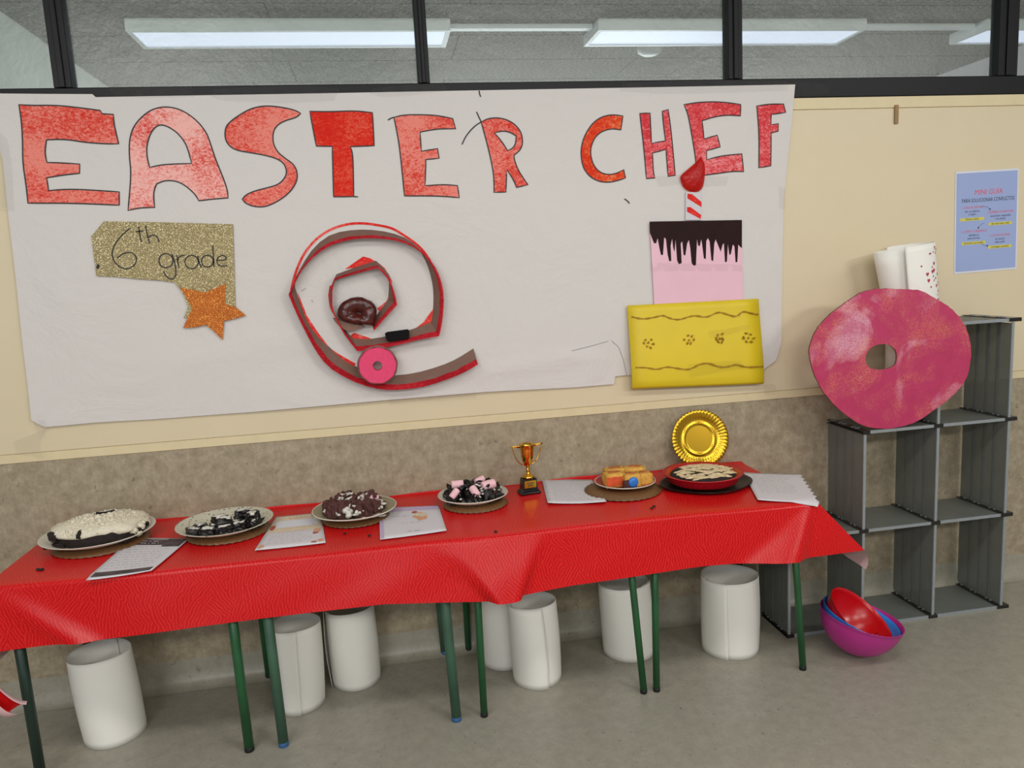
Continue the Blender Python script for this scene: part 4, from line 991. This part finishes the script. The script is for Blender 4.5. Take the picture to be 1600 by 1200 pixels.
# 6 red ribbed dish on a dark tray, with marbled cake
cx, cy, r = 1.148, -.250, .147
tr = empty('oval_tray', (cx+.010, cy-.004, CT), 'dark glossy tray with side grips under the red dish', 'tray')
def ov(rr_, z, a): return rr_*(1+.17*abs(math.cos(a))**6), z
MB().lathe([(0, .004), (.125, .004), (.145, .012), (.152, .013), (.152, .010), (.125, 0), (0, 0)], 64, fn=ov).build('body', M['dish_dark'], tr, True)
t = empty('ribbed_dish', (cx, cy, CT+.0135), 'red silicone baking dish with wide rim at the right end of the table', 'dish')
def rib(rr_, z, a): return (rr_*(1+.012*math.cos(40*a)) if .005 < z < .028 and rr_ > .1 else rr_), z
MB().lathe([(0, .0), (.120, 0), (.127, .006), (.134, .027), (.137, .030), (r, .034), (r+.001, .036), (r, .038), (.131, .034), (.121, .008), (0, .004)], 120, fn=rib).build('body', M['dish_red'], t, True)
t = empty('marbled_cake', (cx, cy, CT+.018), 'dark cake streaked with pale cream slices inside the red dish', 'cake')
b = MB(); b.lathe([(.110, 0), (.121, .022), (.108, .030), (.06, .036), (0, .038)], 48, fn=lambda q, z, a: (q, z+.003*math.sin(7*a+q*90))); b.build('cake_base', M['choc'], t)
b = MB(); rr = random.Random(4)
for k in range(170):
    y = -.095+.19*rr.random(); xw = math.sqrt(max(0, .112**2-y*y)); x = rr.uniform(-xw*.9, xw); z = .036-.75*(x*x+y*y)
    if x < -.05 and y > .03: continue
    lump(b, (x, y, z+.004), (rr.uniform(.010, .020), .0032, .0030), k, 1, .5, 0, rr.uniform(-.5, .2))
b.build('cream_slices', plain('pale_cream_slices', (206, 186, 146), .6, vary=.2, scale=90), t, True)

# gold paper plate leaning on the wall
R_ = .117; N = 144
o = empty('gold_paper_plate', (1.226, -.060, CT+.010), 'round gold foil paper plate with fluted rim leaning on the wall', 'plate'); o.rotation_euler = (math.radians(-12), 0, math.radians(-4))
b = MB(); prof = [(0, .0), (.45, .0), (.49, .0), (.52, -.030), (.56, -.030), (.60, -.0), (.66, .0), (.74, -.05), (.80, -.075), (.88, -.105), (1.0, -.135)]
vs = [(0, 0, R_)]; fs = []
for i, (q, d) in enumerate(prof[1:]):
    for k in range(N):
        a = 2*PI*k/N; fl_ = .0028*math.cos(a*48)*min(1, max(0, (q-.72)/.12)); rr_ = q*R_*(1+(.008*math.cos(a*48) if q == 1 else 0)); vs.append((rr_*math.cos(a), d*R_*1.0+fl_, R_+rr_*math.sin(a)))
for k in range(N): fs.append((0, 1+(k+1) % N, 1+k))
for i in range(len(prof)-2):
    for k in range(N): fs.append((1+i*N+k, 1+i*N+(k+1) % N, 1+(i+1)*N+(k+1) % N, 1+(i+1)*N+k))
b.add(vs, fs); pp = b.build('foil_disc', M['gold_foil'], o, True); fixn(pp); solid(pp, .0008)

# trophy
t = empty('trophy', (.500, -.135, CT), 'small gold trophy cup with two handles on a black plinth', 'trophy', rz=math.radians(8))
b = MB(); b.box((-.040, -.026, 0), (.040, .026, .010)); bevel(b.build('foot', M['black_gloss'], t), .003)
b = MB(); vs = []
for z, w, d in ((.010, .036, .023), (.020, .030, .021), (.060, .027, .019)): vs += [(-w, -d, z), (w, -d, z), (w, d, z), (-w, d, z)]
fs = [(3, 2, 1, 0), (8, 9, 10, 11)]+[(l*4+k, l*4+(k+1) % 4, (l+1)*4+(k+1) % 4, (l+1)*4+k) for l in (0, 1) for k in range(4)]
b.add(vs, fs); bevel(b.build('plinth', M['black_gloss'], t), .002)
b = MB(); b.box((-.023, -.0225, .026), (.023, -.0205, .053)); nm = b.build('name_plate', M['gold_foil'], t)
b = MB()
for z, w in ((.044, .014), (.036, .010)):
    for k in range(7): x = -w+2*w*k/7; b.box((x, -.0231, z-.0022), (x+w*.2, -.0226, z+.0022))
b.build('engraved_text', M['photo_dark'], nm)
prof = [(0, .060), (.022, .060), (.024, .064), (.021, .069), (.014, .072), (.009, .077), (.0065, .083), (.0085, .087), (.0065, .091), (.0075, .099), (.0055, .103), (.012, .108), (.019, .122), (.0235, .145), (.0262, .170), (.0272, .188), (.0285, .190), (.0255, .1905), (.024, .170), (.021, .145), (.016, .122), (.006, .112), (0, .111)]
b = MB(); b.lathe(prof, 48); b.build('cup', M['gold'], t, True)
b = MB(); b.lathe([(.0245, .1780), (.018, .1785), (0, .1786)], 32)
for s_ in (-1, 1):
    pts = smooth_open([(s_*.026, 0, .184), (s_*.042, 0, .187), (s_*.060, 0, .186), (s_*.055, 0, .172), (s_*.050, 0, .152), (s_*.040, 0, .130), (s_*.026, 0, .115), (s_*.013, 0, .110)], 2)
    MB().tube(pts, .0021, 8).build('handle', M['gold'], t, True)
    MB().tube([(s_*.028, 0, .180), (s_*.064, 0, .187)], .003, 8).build('handle_tip', M['gold'], t, True)

# ================================================================== UNDER THE TABLE: ROLLS OF WHITE CARD
def roll(x, y, r, h, label, start=0.0, over=.5, bulge=.0, gap=.006, ell=1.0, lean=(0, 0), z=0.0, rz=0, top_slant=0.0, group='rolled card tubes under the tables', mat='card', r_top=None):
    b = MB(); n = 64; m_ = 14; vs = []; fs = []
    tot = 2*PI+over
    for j in range(m_+1):
        t = j/m_
        for i in range(n+1):
            u = i/n; a = start+tot*u; sp_ = gap*u
            rr_ = r*(1+bulge*math.sin(PI*t)*(.3+.7*max(0, math.cos(a-start-2.2))))
            if r_top: rr_ *= 1+(r_top/r-1)*t
            rr_ += sp_-gap/2 + .0025*math.sin(3*a+2*t)
            e = .012*math.sin(PI*t)*bulge*8*max(0, 1-(1-u)*9)
            hh = h*t + top_slant*t*math.cos(a)*r
            vs.append(((rr_+e)*math.cos(a)+lean[0]*t, (rr_+e)*math.sin(a)*ell+lean[1]*t, hh))
    for j in range(m_):
        for i in range(n): fs.append((j*(n+1)+i, j*(n+1)+i+1, (j+1)*(n+1)+i+1, (j+1)*(n+1)+i))
    b.add(vs, fs); o = b.build('card_tube', M[mat], None, True); solid(o, .0016, 0); o.location = (x, y, z+.0008); o.rotation_euler = (0, 0, rz)
    tag(o, label, 'paper tube', group); return o
roll(-1.010, -.270, .097, .298, 'white card tube standing on the floor below the left table', 1.2, .9, .05, .008, .95, (-.020, .01))
roll(-.392, -.240, .086, .306, 'white card tube behind the faded green leg, left of a close pair', 4.15, .7, .02, .006, .95, (.008, 0))
roll(-.198, -.128, .090, .298, 'white card tube bulging at its right side, right of a close pair', 2.6, .9, .07, .008, .95, (-.006, 0))
roll(.372, -.120, .096, .298, 'white card tube at the back, half hidden behind the tube with the open seam', .5, .6, .02, .005, .95, (-.004, 0))
roll(.472, -.292, .088, .305, 'white card tube with an open curling seam below the middle tables', 3.35, 1.6, .05, .012, .95, (-.012, 0))
roll(.858, -.188, .098, .292, 'white card tube behind the two crossing slim green legs', 5.3, .7, .015, .006, .95, (-.018, 0))
roll(1.246, -.270, .107, .300, 'white card tube below the right end of the cloth, beside the grey shelf', 3.3, .9, .05, .008, .95, (-.004, 0))

# ================================================================== GREY MODULAR SHELF
X0, SX, PV, YF, YB = 1.4977, .3179, .3994, -.255, -.012
sh = empty('modular_shelf', (X0, YF, 0), 'stepped grey plastic cube shelf standing against the wall', 'shelf')
dp = YB-YF; th = .007
panels_h = [(c, 0) for c in (0, 1, 2)]+[(c, 1) for c in (0, 1, 2)]+[(c, 2) for c in (1, 2)]+[(2, 3)]
panels_v = [(c, 0) for c in (0, 1, 2, 3)]+[(c, 1) for c in (1, 2, 3)]+[(c, 2) for c in (2, 3)]
def zlev(k): return .006+k*PV
for c, l in panels_h:
    x, z = c*SX, zlev(l)
    b = MB(); b.box((x+.004, 0, z-th/2), (x+SX-.004, dp, z+th/2)); pn = bevel(b.build('shelf_panel', M['shelf'], sh), .0012, 1)
    b = MB(); b.box((x+.004, -.003, z-.006), (x+SX-.004, .001, z+.006)); b.build('front_edge', M['shelf_edge'], pn)
for c, l in panels_v:
    x, z = c*SX, zlev(l)
    z0, z1 = z+th/2+.004, z+PV-th/2-(.004 if l < 2 else .010)
    b = MB(); b.box((x-th/2, 0, z0), (x+th/2, dp, z1)); pn = bevel(b.build('side_panel', M['shelf'], sh), .0012, 1)
    b = MB(); b.box((x-.0055, -.003, z0-.004), (x+.0055, .002, z1+.004)); b.build('front_edge', M['shelf_edge'], pn)
    for f_ in (.28, .50, .74):
        b = MB(); b.box((x-th/2-.0022, dp*f_-.0022, z0), (x+th/2+.0022, dp*f_+.0022, z1)); b.build('rib', M['shelf_rib'], pn)
for l in range(4):
    for c in range(4):
        if not any((cc, l) in panels_h for cc in (c-1, c)): continue
        x, z = c*SX, zlev(l); w0 = .020 if (c-1, l) in panels_h else .010; w1 = .020 if (c, l) in panels_h else .032
        if c == 3: w1 = .034
        b = MB(); b.box((x-w0, -.006, z-.0075), (x+w1, dp+.004, z-th/2-.0006)); b.box((x-w0, -.006, z+th/2+.0006), (x+w1, dp+.004, z+.0075)); b.box((x-w0, -.007, z-.0075), (x+w1, -.0035, z+.0075))
        k_ = bevel(b.build('connector', M['smoke'], sh), .0012, 1)
        if l == 0 and False: pass
        for f_ in (.2, .3, .55, .65, .88):
            bb_ = MB(); bb_.box((x-.009, dp*f_-.003, z+.0075), (x+.009, dp*f_+.003, z+.0105)); bb_.build('stud', M['shelf_edge'], k_)
ZS2 = zlev(2)+.0085

# pink card doughnut leaning on the tube
dz = ZS2
cdn = (1.918, -.2565, dz+.001)
ol = [(-.338,.285),(-.345,.33),(-.318,.40),(-.262,.455),(-.200,.495),(-.125,.538),(-.05,.545),(.06,.535),(.12,.530),(.19,.490),(.25,.455),(.305,.395),(.338,.32),(.342,.25),(.325,.17),(.262,.105),(.190,.06),(.12,.018),(.04,.000),(-.05,.000),(-.12,.018),(-.19,.065),(-.245,.115),(-.29,.17),(-.322,.23)]
hl = [(-.098,.285),(-.088,.312),(-.062,.330),(-.020,.333),(.008,.318),(.022,.295),(.022,.255),(.006,.240),(-.03,.232),(-.07,.236),(-.095,.256)]
ol = [(x*.95, z) for x, z in ol]; hl = [(x*1.05, z) for x, z in hl]; ol = smooth_closed(ol, 1, 60); hl = smooth_closed(hl, 1, 60)
ol = dense(ol, True, .012); ol = [(x*(1+.006*mnoise.noise(Vector((x*70, z*70, 1)))), z+(.0025*mnoise.noise(Vector((x*80, z*80, 5))) if z > .03 else 0)) for x, z in ol]
b = MB(); tv, tf = poly_fill([ol, hl], .06); nt = len(tv)
b.add([(x, 0, z) for x, z in tv], tf)
o = fixn(b.build('card_doughnut', M['donut'])); solid(o, .0095, 0); o.modifiers['thickness'].use_rim = True
o.data.materials.append(M['card_edge']); o.modifiers['thickness'].material_offset_rim = 1
o.location = cdn; o.rotation_euler = (0, 0, math.radians(-5.2)); tag(o, 'large pink painted cardboard doughnut with glitter leaning on the shelf', 'decoration')

# tall card tube behind the doughnut: inner tube inside the cell, loose outer wrap above the top shelf
t = empty('printed_card_tube', (2.018, -.120, ZS2), 'tall white card tube printed with red hearts behind the pink doughnut', 'paper tube')
def tube_part(name, a0, a1, z0, z1, f, mat, th_=.0014):
    b = MB(); n, m_ = 48, 12; vs = []
    for j in range(m_+1):
        z = z0+(z1-z0)*j/m_
        for i in range(n+1):
            a = a0+(a1-a0)*i/n; cx_, rx, ry = f(z); vs.append((cx_+rx*math.cos(a), ry*math.sin(a), z+.012*math.cos(a)))
    b.add(vs, [(j*(n+1)+i, j*(n+1)+i+1, (j+1)*(n+1)+i+1, (j+1)*(n+1)+i) for j in range(m_) for i in range(n)])
    o = b.build(name, mat, t, True); solid(o, th_, 0); return o
def fin(z):   # z from shelf level; axis leans left going up
    k = z/.70; return (.022+.012*k if k < .5 else .028+.0*k)-.0*k, .073+.040*max(0, k-.35)/.65*1.0, .070+.010*k
tube_part('inner_tube', 0, 2*PI, .014, .690, lambda z: (.048-.018*max(0, z/.69-.58)/.42, .055+.053*max(0, z/.69-.58)/.42, .066), M['card'])
def fo(z):
    k = (z-.405)/.29; return .073-.033*k, .124+.002*k, .094
ow = tube_part('outer_wrap', -PI/2-.42, PI*.5, .415, .700, fo, M['card'])
rr = random.Random(2)
b = MB()
for k in range(34):
    z = .46+.22*rr.random(); a = -1.30+.75*rr.random() if k % 3 else -1.55+1.0*rr.random(); cx_, rx, ry = fo(z); s_ = .0085 if rr.random() < .3 else .0045
    p = Vector((cx_+(rx+.0016)*math.cos(a), (ry+.0016)*math.sin(a), z+.012*math.cos(a))); tx = Vector((-math.sin(a), math.cos(a), 0))
    q = [p+tx*(s_*u)+Vector((0, 0, s_*v)) for u, v in ((0, -1), (.95, .1), (.75, .8), (.3, .85), (0, .45), (-.3, .85), (-.75, .8), (-.95, .1))]
    MB().add(q, [tuple(range(8))]).build('heart_print', M['heart'], ow)

# ================================================================== NESTED PLASTIC BOWLS
def bowl(name, mat, label, c, tilt, az, R, Hh, th_=.0028):
    prof = []; m_ = 14
    for i in range(m_+1):
        t_ = i/m_; a = t_*PI/2*.93; prof.append((R*math.sin(a)/math.sin(PI/2*.93), Hh*(1-math.cos(a))/(1-math.cos(PI/2*.93))))
    out = prof[:]; inn = [(max(0, r_-th_), z_+(th_ if r_ < R*.4 else th_*.4)) for r_, z_ in reversed(prof)]
    out[0] = (0, 0); inn[-1] = (0, th_)
    b = MB(); b.lathe(out+[(R+.0015, Hh+.001), (R-.001, Hh+.002)]+inn, 64); o = fixn(b.build(name, mat, None, True))
    ax = Vector((-math.sin(az), math.cos(az), 0)); o.rotation_mode = 'AXIS_ANGLE'; o.rotation_axis_angle = (tilt, *ax)
    o.location = c; tag(o, label, 'bowl', 'nested plastic bowls on the floor'); return o
def bowl_at(R, Hh, tilt, az, cc):
    """location of the base point so that the bowl's centre of curvature sits at cc"""
    ax = Vector((-math.sin(az), math.cos(az), 0)); n_ = Matrix.Rotation(tilt, 3, ax) @ Vector((0, 0, 1)); return Vector(cc)-n_*Hh
AZ = math.radians(-20); AZB = math.radians(-26); AZR = math.radians(-42)
CCB = Vector((1.688, -.440, .1475))
bowl('plastic_bowl', M['bowl_pink'], 'magenta plastic bowl, outermost of the three nested bowls', bowl_at(.148, .145, math.radians(13), AZ, CCB), math.radians(13), AZ, .148, .145)
bowl('plastic_bowl', M['bowl_blue'], 'blue plastic bowl nested between the magenta and red bowls', bowl_at(.1405, .138, math.radians(20), AZB, CCB), math.radians(20), AZB, .1405, .138)
bowl('plastic_bowl', M['bowl_red'], 'red plastic bowl, innermost of the three nested bowls', bowl_at(.1335, .131, math.radians(38), AZR, CCB), math.radians(38), AZR, .1335, .131)
b = MB(); rr = random.Random(9)
for k in range(7): lump(b, (1.745+rr.uniform(-.03, .035), -.425+rr.uniform(-.02, .02), .046+rr.uniform(0, .010)), (.014, .010, .008), k, 2, .4, 0, rr.uniform(0, 3))
o = b.build('red_scraps', M['dish_red'], None, True); tag(o, 'small dark red scraps lying inside the red bowl', 'scraps')
